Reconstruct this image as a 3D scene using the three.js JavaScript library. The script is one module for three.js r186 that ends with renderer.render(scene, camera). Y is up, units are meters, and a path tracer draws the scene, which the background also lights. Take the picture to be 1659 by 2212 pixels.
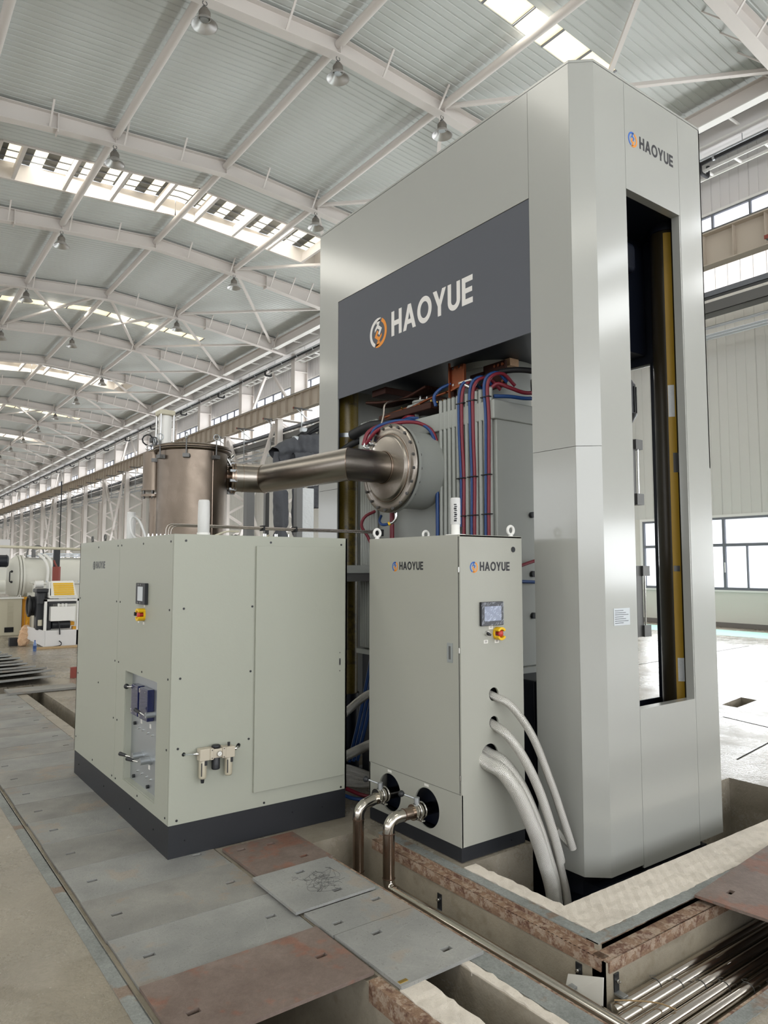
import * as THREE from 'three';
import { mergeGeometries } from 'three/addons/utils/BufferGeometryUtils.js';
import { RoundedBoxGeometry } from 'three/addons/geometries/RoundedBoxGeometry.js';
import { RectAreaLightUniformsLib } from 'three/addons/lights/RectAreaLightUniformsLib.js';

// ---------------------------------------------------------------- camera, sky, large lights, exposure
const scene = new THREE.Scene();
const camera = new THREE.PerspectiveCamera(2 * Math.atan(1106 / 1554) * 180 / Math.PI, 1659 / 2212, 0.05, 400);
{
  const pitch = Math.atan(119 / 1554), yaw = 36.35 * Math.PI / 180;
  camera.position.set(0, 1.65, 0);
  camera.lookAt(Math.sin(yaw) * Math.cos(pitch) * 10, 1.65 + Math.sin(pitch) * 10, -Math.cos(yaw) * Math.cos(pitch) * 10);
}
scene.add(camera);
const renderer = new THREE.WebGLRenderer({ antialias: true });
renderer.toneMapping = THREE.LinearToneMapping;
renderer.toneMappingExposure = 0.95;
renderer.shadowMap.enabled = true;
RectAreaLightUniformsLib.init();
scene.background = new THREE.Color(1.5, 1.58, 1.7);            // bright overcast sky outside the hall
const DAY = { low: 7.0, band: 6.0, clere: 7.0, roof: 8.5, left: 1.6, back: 3.4 };   // radiance of the daylit openings; left and back ones unseen, added for light
const COOL = new THREE.Color(0.95, 0.98, 1.0), WARM = new THREE.Color(1.0, 0.97, 0.88);
// frames of the hall stand every 6.46 m; frame 0 is the one just ahead of the press
const BAY = 6.46, FZ = (k) => -7.26 - BAY * k, K0 = -4, K1 = 22;
function areaLight(color, intensity, w, h, at, to) {
  const l = new THREE.RectAreaLight(color, intensity, w, h);
  l.position.set(...at); l.lookAt(...to); scene.add(l); return l;
}
for (let k = K0; k < K1; k++) {                                 // daylight through each bay of the two long walls
  const zc = (FZ(k) + FZ(k + 1)) / 2;
  areaLight(COOL, DAY.low, 5.0, 1.9, [19.33, 2.03, zc], [0, 2.03, zc]);
  areaLight(COOL, DAY.band, 6.2, 1.05, [19.33, 9.85, zc], [0, 9.85, zc]);
  areaLight(COOL, DAY.clere, 6.2, 0.44, [19.33, 11.53, zc], [0, 11.53, zc]);
  if (k % 2 === 0) areaLight(COOL, DAY.left, 11.5, 3.4, [-19.8, 4.6, FZ(k + 1)], [0, 4.6, FZ(k + 1)]);  // left wall windows are unseen, put there to light faces turned left
}
for (let k = K0 + 1; k < K1; k += 2) {                          // translucent strips and louvred monitors in the roof of every other bay
  const zc = (FZ(k - 1) + FZ(k)) / 2, mon = ((k % 4) + 4) % 4 === 3;
  for (const s of [-1, 1]) {
    const xc = 8.74 + s * 2.93, yc = 14.30 - 0.075 * 2.93 - 0.03;
    areaLight(WARM, DAY.roof * (mon ? 0.5 : 1), 5.7, mon ? 2.1 : 0.66, [xc, yc + (mon ? 0.42 : 0), zc], [xc, 0, zc]);
  }
  areaLight(WARM, DAY.roof * 0.6, 12, 2.4, [-10, 13.3, zc], [-10, 0, zc]);  // added light under the closed aisle roof, fills faces turned left
}

areaLight(COOL, DAY.back, 34, 7, [0, 5.5, FZ(K0) - 0.25], [0, 5.5, -20]);   // unseen glazing behind the camera, added to lift the faces turned towards it

// ---------------------------------------------------------------- helpers
let seed = 20240611;
const rnd = () => { seed = (seed * 1664525 + 1013904223) >>> 0; return seed / 4294967296; };
const rr = (a, b) => a + (b - a) * rnd();
const V = (x, y, z) => new THREE.Vector3(x, y, z);
const names = {};
function numbered(n) { const c = names[n] = (names[n] ?? -1) + 1; return c ? `${n}_${String(c).padStart(3, '0')}` : n; }
const ORD = ['first', 'second', 'third', 'fourth', 'fifth', 'sixth', 'seventh', 'eighth', 'ninth', 'tenth', 'eleventh', 'twelfth', 'thirteenth', 'fourteenth', 'fifteenth', 'sixteenth', 'seventeenth', 'eighteenth', 'nineteenth', 'twentieth', 'twenty-first', 'twenty-second', 'twenty-third', 'twenty-fourth', 'twenty-fifth', 'twenty-sixth', 'twenty-seventh', 'twenty-eighth', 'twenty-ninth', 'thirtieth'];
function boxUV(g) {
  const p = g.attributes.position, n = p.count, uv = new Float32Array(n * 2), a = V(0, 0, 0), b = V(0, 0, 0), c = V(0, 0, 0);
  for (let i = 0; i < n; i += 3) {
    a.fromBufferAttribute(p, i); b.fromBufferAttribute(p, i + 1); c.fromBufferAttribute(p, i + 2);
    const nn = b.clone().sub(a).cross(c.clone().sub(a)), ax = Math.abs(nn.x), ay = Math.abs(nn.y), az = Math.abs(nn.z);
    [a, b, c].forEach((q, j) => {
      const [u, v] = ay >= ax && ay >= az ? [q.x, -q.z] : ax >= az ? [-q.z, q.y] : [q.x, q.y];
      uv[(i + j) * 2] = u; uv[(i + j) * 2 + 1] = v;
    });
  }
  g.setAttribute('uv', new THREE.BufferAttribute(uv, 2)); return g;
}
function flat(g, keep) {                                         // one common layout so that pieces can be merged
  const o = g.index ? g.toNonIndexed() : g;
  for (const k of Object.keys(o.attributes)) if (!['position', 'normal', 'uv'].includes(k)) o.deleteAttribute(k);
  if (!o.attributes.normal) o.computeVertexNormals();
  if (!keep || !o.attributes.uv) boxUV(o);
  o.groups = []; o.clearGroups?.(); return o;
}
const box = (x0, x1, y0, y1, z0, z1) => flat(new THREE.BoxGeometry(Math.abs(x1 - x0), Math.abs(y1 - y0), Math.abs(z1 - z0)).translate((x0 + x1) / 2, (y0 + y1) / 2, (z0 + z1) / 2));
const rbox = (x0, x1, y0, y1, z0, z1, r = 0.004, s = 1) => flat(new RoundedBoxGeometry(Math.abs(x1 - x0), Math.abs(y1 - y0), Math.abs(z1 - z0), s, r).translate((x0 + x1) / 2, (y0 + y1) / 2, (z0 + z1) / 2));
function orient(g, p0, p1) {                                     // turns a shape built along y onto the line p0 -> p1
  const a = V(...p0), b = V(...p1), d = b.clone().sub(a), m = new THREE.Matrix4().makeRotationFromQuaternion(new THREE.Quaternion().setFromUnitVectors(V(0, 1, 0), d.clone().normalize()));
  return g.applyMatrix4(m.setPosition(a.add(b).multiplyScalar(0.5)));
}
const dist = (a, b) => Math.hypot(a[0] - b[0], a[1] - b[1], a[2] - b[2]);
const cyl = (p0, p1, r0, r1 = r0, seg = 20, open = false) => flat(orient(new THREE.CylinderGeometry(r1, r0, dist(p0, p1), seg, 1, open), p0, p1));
function bar(p0, p1, w, h) {                                     // straight rectangular bar, w across, h along the other side
  const a = V(...p0), b = V(...p1), d = b.clone().sub(a).normalize(), up = Math.abs(d.y) > 0.95 ? V(0, 0, 1) : V(0, 1, 0);
  const x = V(0, 0, 0).crossVectors(up, d).normalize(), y = V(0, 0, 0).crossVectors(d, x);
  const g = new THREE.BoxGeometry(w, h, dist(p0, p1));
  g.applyMatrix4(new THREE.Matrix4().makeBasis(x, y, d).setPosition(a.add(b).multiplyScalar(0.5))); return flat(g);
}
const curve = (pts, t = 0.5) => new THREE.CatmullRomCurve3(pts.map((p) => V(...p)), false, 'catmullrom', t);
function tube(pts, r, seg = 10, n = 0, t = 0.5) {
  const c = pts.getPoint ? pts : curve(pts, t), len = c.getLength(), m = n || Math.max(8, Math.min(80, Math.round(len / 0.04)));
  const g = new THREE.TubeGeometry(c, m, r, seg, false), uv = g.attributes.uv;
  for (let i = 0; i < uv.count; i++) uv.setXY(i, uv.getX(i) * len, uv.getY(i) * r * 6.2832);
  const caps = [0, 1].map((e) => { const p = c.getPointAt(e), d = c.getTangentAt(e).multiplyScalar(e ? 0.001 : -0.001); return cyl(p.toArray(), p.clone().add(d).toArray(), r * 0.99, r * 0.99, seg); });
  return merge([flat(g, true), ...caps]);
}
function bent(pts, rad) {                                        // straight runs joined by round elbows
  const path = new THREE.CurvePath(), P = pts.map((p) => V(...p)); let at = P[0];
  for (let i = 1; i < P.length - 1; i++) {
    const r = Array.isArray(rad) ? rad[i - 1] : rad, a = P[i].clone().add(P[i - 1].clone().sub(P[i]).setLength(r)), b = P[i].clone().add(P[i + 1].clone().sub(P[i]).setLength(r));
    path.add(new THREE.LineCurve3(at, a)); path.add(new THREE.QuadraticBezierCurve3(a, P[i], b)); at = b;
  }
  path.add(new THREE.LineCurve3(at, P[P.length - 1])); return path;
}
function lathe(prof, p0, p1, seg = 32) { return flat(orient(new THREE.LatheGeometry(prof.map(([r, y]) => new THREE.Vector2(r, y - dist(p0, p1) / 2)), seg), p0, p1)); }
function merge(gs) { return gs.length === 1 ? gs[0] : mergeGeometries(gs, false); }
function sheet(outline, holes, thick, plane, at) {
  // a plate with holes: plane 'xy' (normal z), 'zy' (normal x) or 'xz' (normal y); it reaches from `at` by `thick` along its normal
  const sh = new THREE.Shape(outline.map((p) => new THREE.Vector2(...p)));
  for (const h of holes || []) {
    const pa = new THREE.Path();
    if (h.r) pa.absellipse(h.x, h.y, h.r, h.r2 || h.r, 0, Math.PI * 2, true); else pa.setFromPoints(h.map((p) => new THREE.Vector2(...p)));
    sh.holes.push(pa);
  }
  const g = new THREE.ExtrudeGeometry(sh, { depth: Math.abs(thick), bevelEnabled: false, curveSegments: 24 });
  if (thick < 0) g.translate(0, 0, thick);
  const m = new THREE.Matrix4();
  if (plane === 'zy') m.makeBasis(V(0, 0, 1), V(0, 1, 0), V(-1, 0, 0));      // (z, y) drawn, depth runs along -x
  else if (plane === 'xz') m.makeBasis(V(1, 0, 0), V(0, 0, -1), V(0, 1, 0)); // (x, -z) drawn, depth runs up
  g.applyMatrix4(m);
  if (plane === 'zy') g.translate(at, 0, 0); else if (plane === 'xz') g.translate(0, at, 0); else g.translate(0, 0, at);
  return flat(g);
}
const rect = (a, b, c, d) => [[a, c], [b, c], [b, d], [a, d]];
function quad(a, b, c, d, t) {                                   // four-cornered slab of thickness t
  const [A, B, C, D] = [a, b, c, d].map((p) => V(...p)), n = B.clone().sub(A).cross(D.clone().sub(A)).setLength(t), L = [A, B, C, D], U = L.map((p) => p.clone().add(n)), pos = [];
  const q = (p, r, s, w) => { for (const k of [p, r, s, p, s, w]) pos.push(k.x, k.y, k.z); };
  q(U[0], U[1], U[2], U[3]); q(L[3], L[2], L[1], L[0]);
  for (let i = 0; i < 4; i++) { const j = (i + 1) % 4; q(L[i], L[j], U[j], U[i]); }
  const g = new THREE.BufferGeometry(); g.setAttribute('position', new THREE.Float32BufferAttribute(pos, 3)); g.computeVertexNormals(); return flat(g);
}
const torus = (r, t, at, axis = 'z', arc = Math.PI * 2, seg = 20) => { const g = new THREE.TorusGeometry(r, t, 8, seg, arc); if (axis === 'x') g.rotateY(Math.PI / 2); if (axis === 'y') g.rotateX(Math.PI / 2); return flat(g.translate(...at)); };
const ball = (r, at, s = [1, 1, 1]) => flat(new THREE.SphereGeometry(r, 16, 12).scale(...s).translate(...at));
function thing(name, label, category, at = [0, 0, 0], group) {
  const o = new THREE.Group(); o.name = numbered(name); o.position.set(...at); scene.add(o);
  o.userData = { label, category }; if (group) o.userData.group = group;
  o.at0 = at; return o;
}
function struct(name) { const o = new THREE.Group(); o.name = name; o.userData = { kind: 'structure' }; o.at0 = [0, 0, 0]; scene.add(o); return o; }
function part(parent, name, mat, geos, label) {                  // geometry is given in world coordinates of the first copy
  const g = merge([geos].flat(3)); let p = parent; while (!p.at0) p = p.parent;
  g.translate(-p.at0[0], -p.at0[1], -p.at0[2]);
  const m = new THREE.Mesh(g, mat); m.name = name; m.castShadow = m.receiveShadow = true; parent.add(m);
  if (label) m.userData.label = label; return m;
}
function single(name, label, category, mat, geos, at = [0, 0, 0], group) {      // a thing that is one mesh
  const g = merge([geos].flat(3)); g.translate(-at[0], -at[1], -at[2]);
  const m = new THREE.Mesh(g, mat); m.name = numbered(name); m.position.set(...at); m.castShadow = m.receiveShadow = true; scene.add(m);
  if (label) { m.userData = { label, category }; if (group) m.userData.group = group; } return m;
}
function copy(o, [dx, dy, dz], label, turn) {
  const c = o.clone(); c.name = numbered(o.name.replace(/_\d{3}$/, '')); c.position.set(o.position.x + dx, o.position.y + dy, o.position.z + dz);
  if (turn) c.rotation.y += turn; c.userData = { ...o.userData }; if (label) c.userData.label = label; scene.add(c); return c;
}
// ---------------------------------------------------------------- textures and materials
function noiseGrid(n, s) { const a = new Float32Array(n * n); let q = s >>> 0; for (let i = 0; i < a.length; i++) { q = (q * 1664525 + 1013904223) >>> 0; a[i] = q / 4294967296; } return a; }
function tileNoise(size, freq, s) {                              // smooth noise that repeats; freq cells across
  const g = noiseGrid(freq, s), out = new Float32Array(size * size);
  for (let y = 0; y < size; y++) for (let x = 0; x < size; x++) {
    const fx = x / size * freq, fy = y / size * freq, x0 = Math.floor(fx), y0 = Math.floor(fy), u = fx - x0, v = fy - y0, a = u * u * (3 - 2 * u), b = v * v * (3 - 2 * v), x1 = (x0 + 1) % freq, y1 = (y0 + 1) % freq;
    out[y * size + x] = (g[y0 * freq + x0] * (1 - a) + g[y0 * freq + x1] * a) * (1 - b) + (g[y1 * freq + x0] * (1 - a) + g[y1 * freq + x1] * a) * b;
  }
  return out;
}
function fbm(size, freqs, weights, s) {
  const out = new Float32Array(size * size); let tw = 0;
  freqs.forEach((f, i) => { const n = tileNoise(size, f, s + i * 977); tw += weights[i]; for (let k = 0; k < out.length; k++) out[k] += n[k] * weights[i]; });
  for (let k = 0; k < out.length; k++) out[k] /= tw; return out;
}
function tex(size, fn, metres, srgb, h = size) {
  const d = new Uint8Array(size * h * 4);
  for (let y = 0; y < h; y++) for (let x = 0; x < size; x++) { const c = fn(x, y, y * size + x), i = (y * size + x) * 4; d[i] = Math.max(0, Math.min(255, c[0])); d[i + 1] = Math.max(0, Math.min(255, c[1])); d[i + 2] = Math.max(0, Math.min(255, c[2])); d[i + 3] = 255; }
  const t = new THREE.DataTexture(d, size, h); t.wrapS = t.wrapT = THREE.RepeatWrapping; t.magFilter = THREE.LinearFilter; t.minFilter = THREE.LinearMipmapLinearFilter; t.generateMipmaps = true;
  if (srgb) t.colorSpace = THREE.SRGBColorSpace; t.repeat.set(1 / metres, 1 / metres); t.needsUpdate = true; return t;
}
const again = (t, m) => { const c = t.clone(); c.repeat.set(1 / m, 1 / m); c.needsUpdate = true; return c; };
const lerp3 = (a, b, t) => a.map((v, i) => v + (b[i] - v) * t);
const sm = (a, b, x) => { const t = Math.max(0, Math.min(1, (x - a) / (b - a))); return t * t * (3 - 2 * t); };
const N = 1024;
const nLow = fbm(N, [4, 9, 19], [1, 0.7, 0.4], 11), nMid = fbm(N, [16, 37, 80], [1, 0.8, 0.6], 23), nFine = fbm(N, [90, 190, 400], [0.8, 1, 1], 37), nPatch = fbm(N, [6, 13, 31, 70], [1, 0.8, 0.6, 0.35], 53);
function scratches(n, count, s, minL, maxL) {                    // thin bright lines at many angles
  const a = new Float32Array(n * n); let q = s; const R = () => { q = (q * 1664525 + 1013904223) >>> 0; return q / 4294967296; };
  for (let i = 0; i < count; i++) {
    let x = R() * n, y = R() * n, th = R() * 6.283; const L = minL + R() * (maxL - minL), w = 0.3 + R() * 0.7, bend = (R() - 0.5) * 0.01;
    for (let k = 0; k < L; k++) { x += Math.cos(th); y += Math.sin(th); th += bend; a[(((y | 0) % n + n) % n) * n + (((x | 0) % n + n) % n)] += w * (R() > 0.25 ? 1 : 0.2); }
  }
  return a;
}
const scr = scratches(N, 260, 77, 20, 160), scr2 = scratches(N, 90, 991, 60, 260);
const tConcrete = tex(N, (x, y, i) => { const v = 0.45 * nLow[i] + 0.25 * nPatch[i] + 0.15 * nMid[i] + 0.15 * nFine[i], sp = nFine[i] > 0.66 ? -8 : 0; const st = sm(0.5, 0.62, nPatch[i]) * 14; return [174 + (v - 0.5) * 92 + sp - st, 168 + (v - 0.5) * 88 + sp - st * 1.05, 158 + (v - 0.5) * 82 + sp - st * 1.15]; }, 4.2, true);
const tRim = tex(N, (x, y, i) => { const v = 0.35 * nLow[i] + 0.25 * nPatch[i] + 0.2 * nMid[i] + 0.2 * nFine[i], sp = nFine[i] > 0.66 ? -12 : 0, st = sm(0.55, 0.66, nPatch[i]) * 12; return [214 + (v - 0.5) * 80 + sp - st, 205 + (v - 0.5) * 78 + sp - st, 193 + (v - 0.5) * 74 + sp - st]; }, 1.3, true);
const tRough = tex(N, (x, y, i) => { const v = 120 + (nLow[i] - 0.5) * 130 + (nMid[i] - 0.5) * 70 + (nFine[i] - 0.5) * 40; return [v, v, v]; }, 3.1);
const tBump = tex(N, (x, y, i) => { const v = 128 + (nMid[i] - 0.5) * 90 + (nFine[i] - 0.5) * 190; return [v, v, v]; }, 1.6);
const tOrange = tex(512, (x, y) => { const i = y * 2 * N + x * 2, v = 128 + (nMid[i] - 0.5) * 120 + (nFine[i] - 0.5) * 70; return [v, v, v]; }, 0.5);
const tWave = tex(512, (x, y) => { const i = y * 2 * N + x * 2, v = 128 + (nLow[i] - 0.5) * 230; return [v, v, v]; }, 1.7);
const tSteel = tex(N, (x, y, i) => { const v = 0.5 * nLow[i] + 0.3 * nPatch[i] + 0.2 * nFine[i], s = Math.min(1, scr[i] * 0.5) * 34, st = sm(0.54, 0.66, nPatch[i]) * 16, d = nFine[i] > 0.7 ? 16 : 0; return [150 + (v - 0.5) * 80 + s + st * 0.2 - d, 150 + (v - 0.5) * 80 + s - st * 0.25 - d, 147 + (v - 0.5) * 74 + s - st * 0.6 - d]; }, 1.5, true);
const tBrown = tex(N, (x, y, i) => { const v = 0.4 * nLow[i] + 0.35 * nMid[i] + 0.25 * nFine[i], r = sm(0.46, 0.62, nPatch[i]), s = Math.min(1, scr2[i] * 0.5) * 30; const c = lerp3([121, 106, 98], [132, 98, 84], r); return c.map((q) => q + (v - 0.5) * 64 + s); }, 1.3, true);
const tRust = tex(N, (x, y, i) => { const r = sm(0.40, 0.58, nPatch[i]), v = (nFine[i] - 0.5) * 70 + (nMid[i] - 0.5) * 50; const c = lerp3([138, 112, 92], [108, 80, 66], r); const dust = sm(0.46, 0.62, nMid[i]); return lerp3(c, [164, 150, 134], dust * 0.6).map((q) => q + v * 0.7); }, 0.45, true);
const tTrim = tex(N, (x, y, i) => { const r = sm(0.53, 0.66, nPatch[i]), v = (nFine[i] - 0.5) * 44 + (nLow[i] - 0.5) * 44; return lerp3([146, 149, 146], [140, 118, 102], r * 0.8).map((q) => q + v); }, 1.1, true);
const tTank = tex(512, (x, y) => { const i = y * 2 * N + x * 2, b = nLow[i], v = 150 + (b - 0.5) * 90 + (nMid[i] - 0.5) * 50; return [v, v, v]; }, 0.9);
const tBraid = tex(128, (x, y) => { const a = ((x + y) % 32) / 32, b = ((x - y + 128) % 32) / 32, over = ((((x + y) >> 5) + ((x - y + 128) >> 5)) & 1), q = over ? a : b, h = Math.sin(q * Math.PI), f = 0.7 + 0.3 * Math.abs(Math.sin(q * Math.PI * 4)); const v = 40 + 200 * h * f; return [v, v, v]; }, 0.03);
const tBraidC = tex(128, (x, y) => { const a = ((x + y) % 32) / 32, b = ((x - y + 128) % 32) / 32, over = ((((x + y) >> 5) + ((x - y + 128) >> 5)) & 1), q = over ? a : b, h = Math.sin(q * Math.PI), v = h < 0.35 ? 84 : 244; return [v, v, v]; }, 0.03, true);
const tCloth = tex(512, (x, y) => { const i = y * 2 * N + x * 2, v = 128 + (nLow[i] - 0.5) * 200 + (nMid[i] - 0.5) * 80; return [v, v, v]; }, 1.2);
const tDrum = tex(512, (x, y) => { const i = y * 2 * N + x * 2, f = sm(0.5, 0.7, nPatch[i]); return lerp3([104, 88, 34], [70, 60, 30], f).map((q) => q + (nFine[i] - 0.5) * 30); }, 0.8, true);

const M = {};
const std = (o) => new THREE.MeshStandardMaterial(o), phy = (o) => new THREE.MeshPhysicalMaterial(o);
M.floor = std({ color: 0xe2ded6, map: again(tConcrete, 4.2), roughness: 0.62, roughnessMap: tRough, bumpMap: tBump, bumpScale: 0.0022 });
M.concrete = std({ color: 0xf2ede2, map: again(tConcrete, 1.9), roughness: 0.9, bumpMap: again(tBump, 0.8), bumpScale: 0.0016 });
M.rim = std({ color: 0xffffff, map: tRim, roughness: 0.92, bumpMap: again(tBump, 0.5), bumpScale: 0.0022 });
M.steelPlate = std({ color: 0xffffff, map: tSteel, roughness: 0.55, metalness: 0.15, bumpMap: again(tBump, 1.1), bumpScale: 0.001 });
M.steelPlateB = std({ color: 0xf8f5f2, map: again(tSteel, 1.13), roughness: 0.58, metalness: 0.15, bumpMap: again(tBump, 1.3), bumpScale: 0.001 });
M.lightPlate = std({ color: 0xffffff, map: again(tSteel, 1.9), roughness: 0.5, metalness: 0.1, bumpMap: again(tBump, 1.2), bumpScale: 0.001 });
M.brownPlate = std({ color: 0xffffff, map: tBrown, roughness: 0.62, metalness: 0.1, bumpMap: again(tBump, 0.9), bumpScale: 0.0015 });
M.rust = std({ color: 0xffffff, map: tRust, roughness: 0.85, bumpMap: again(tBump, 0.4), bumpScale: 0.0008 });
M.trim = std({ color: 0xf2f2f2, map: tTrim, roughness: 0.6, metalness: 0.15, bumpMap: again(tBump, 0.7), bumpScale: 0.0006 });
M.cab = phy({ color: 0xa4a69a, roughness: 0.42, bumpMap: tOrange, bumpScale: 0.0006, specularIntensity: 0.8 });
M.cab2 = phy({ color: 0xa6a69d, roughness: 0.40, bumpMap: tOrange, bumpScale: 0.0006, specularIntensity: 0.9 });
M.press = phy({ color: 0xa3a49f, roughness: 0.3, bumpMap: tWave, bumpScale: 0.003, clearcoat: 1, clearcoatRoughness: 0.13 });
M.plinth = std({ color: 0x1e2025, roughness: 0.5, bumpMap: tOrange, bumpScale: 0.0006 });
M.sign = std({ color: 0x50535b, roughness: 0.5, bumpMap: tOrange, bumpScale: 0.0005 });
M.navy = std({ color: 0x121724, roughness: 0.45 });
M.furn = phy({ color: 0x9c9f9a, roughness: 0.42, bumpMap: tOrange, bumpScale: 0.0008 });
M.stain = std({ color: 0x9c958d, metalness: 1, roughness: 0.27, roughnessMap: null, bumpMap: again(tBump, 0.6), bumpScale: 0.0005 });
M.polish = std({ color: 0xc9c3ba, metalness: 1, roughness: 0.14 });
M.pillarDark = std({ color: 0x2b2416, roughness: 0.32 });
M.pipeBrown = std({ color: 0x9c8b7e, metalness: 1, roughness: 0.24 });
M.tank = std({ color: 0x786d62, metalness: 1, roughness: 0.62, roughnessMap: tTank, bumpMap: again(tBump, 0.5), bumpScale: 0.0006 });
M.zinc = std({ color: 0xb4b8bb, metalness: 0.85, roughness: 0.42 });
M.chrome = std({ color: 0xd8d8d6, metalness: 1, roughness: 0.12 });
M.dullSteel = std({ color: 0x6c6c6b, metalness: 0.6, roughness: 0.45 });
M.weld = std({ color: 0x5b473b, metalness: 0.8, roughness: 0.5 });
M.braid = std({ color: 0xf4f1ea, map: tBraidC, metalness: 0.75, roughness: 0.3, bumpMap: tBraid, bumpScale: 0.0022 });
M.copper = std({ color: 0x8c5238, metalness: 0.9, roughness: 0.4 });
M.copperDark = std({ color: 0x3c2119, metalness: 0.7, roughness: 0.5 });
M.rubber = std({ color: 0x1a1b1e, roughness: 0.6 });
M.blackPlastic = std({ color: 0x202226, roughness: 0.42 });
M.red = std({ color: 0x7a1e2e, roughness: 0.42 });
M.redBright = std({ color: 0xc03a30, roughness: 0.4 });
M.blue = std({ color: 0x1a4078, roughness: 0.42 });
M.blueMeter = phy({ color: 0x0b1548, roughness: 0.25, clearcoat: 0.4 });
M.yellow = std({ color: 0xe8bb1c, roughness: 0.45 });
M.filmHighlight = std({ color: 0xb8932c, roughness: 0.5 });  // colour of the highlight band painted on the near pillar
M.orangeYellow = std({ color: 0xe0a01c, roughness: 0.5 });
M.white = std({ color: 0xe9e8e4, roughness: 0.5 });
M.plasticWrap = phy({ color: 0xe9e9e8, roughness: 0.55, transmission: 0.25, thickness: 0 });
M.label = std({ color: 0xe6e4de, roughness: 0.6 });
M.ink = std({ color: 0x24242a, roughness: 0.5 });
M.logoWhite = std({ color: 0xe6e3df, roughness: 0.5 });
M.logoOrange = std({ color: 0xe8912e, roughness: 0.5 });
M.logoBlue = std({ color: 0x2a62b8, roughness: 0.5 });
M.logoGrey = std({ color: 0x55575a, roughness: 0.5 });
M.glass = phy({ color: 0xffffff, roughness: 0.05, transmission: 1, thickness: 0 });
M.acrylic = phy({ color: 0xf0f4f6, roughness: 0.08, transmission: 0.85, thickness: 0 });
M.screen = phy({ color: 0xb4b9c4, roughness: 0.18, clearcoat: 0.6 });
M.lcd = phy({ color: 0xc6ccd0, roughness: 0.3 });
M.bowl = phy({ color: 0xcfc7b2, roughness: 0.3, transmission: 0.3, thickness: 0 });
M.frl = std({ color: 0xbdb4a3, roughness: 0.5 });
M.steelWhite = std({ color: 0xd9d3ce, roughness: 0.5, bumpMap: again(tOrange, 0.9), bumpScale: 0.0006 });
M.roof = std({ color: 0xc9cdca, roughness: 0.42 });
M.wall = std({ color: 0xd3d3ce, roughness: 0.5 });
M.wallGrey = std({ color: 0xdcdad9, roughness: 0.55 });
M.louvre = std({ color: 0x63645f, roughness: 0.5 });
M.dado = std({ color: 0xd8d6ce, roughness: 0.7 });
M.girder = std({ color: 0xbfb4a6, roughness: 0.55 });
M.skirt = std({ color: 0x77726e, roughness: 0.6 });
M.teal = std({ color: 0xa6d2c6, roughness: 0.5 });
M.alu = std({ color: 0x73777e, roughness: 0.45, metalness: 0.3 });
M.lampHouse = std({ color: 0x77736d, roughness: 0.5, metalness: 0.3 });
M.reflector = std({ color: 0xcfcfce, metalness: 0.9, roughness: 0.35, side: THREE.DoubleSide });
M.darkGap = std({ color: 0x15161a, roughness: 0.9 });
M.cloth = std({ color: 0x505258, roughness: 0.8, bumpMap: tCloth, bumpScale: 0.02 });
M.drum = std({ color: 0xffffff, map: tDrum, roughness: 0.34 });
M.paper = std({ color: 0xd8b492, roughness: 0.85, bumpMap: again(tCloth, 0.4), bumpScale: 0.02 });
M.offWhite = std({ color: 0xd9d8cf, roughness: 0.4 });
M.beige = std({ color: 0xc3bda8, roughness: 0.5 });
M.redOxide = std({ color: 0x8a4238, roughness: 0.6 });
M.foam = std({ color: 0xdfe3e6, roughness: 0.4, bumpMap: again(tCloth, 0.3), bumpScale: 0.01 });
M.brass = std({ color: 0xb99a55, metalness: 0.9, roughness: 0.35 });
M.bottle = phy({ color: 0x9db9e6, roughness: 0.15, transmission: 0.7, thickness: 0 });
M.timber = std({ color: 0xb59a74, roughness: 0.8 });
M.paneLow = std({ color: 0xffffff, emissive: 0xeef2ff, emissiveIntensity: 1.15, roughness: 0.3 });
M.paneBand = std({ color: 0xffffff, emissive: 0xfbf7f6, emissiveIntensity: 0.98, roughness: 0.5 });
M.paneRoof = std({ color: 0xffffff, emissive: 0xfff3cf, emissiveIntensity: 1.15, roughness: 0.5 });
M.paneRoofB = std({ color: 0xffffff, emissive: 0xffeab4, emissiveIntensity: 1.0, roughness: 0.5 });
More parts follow.
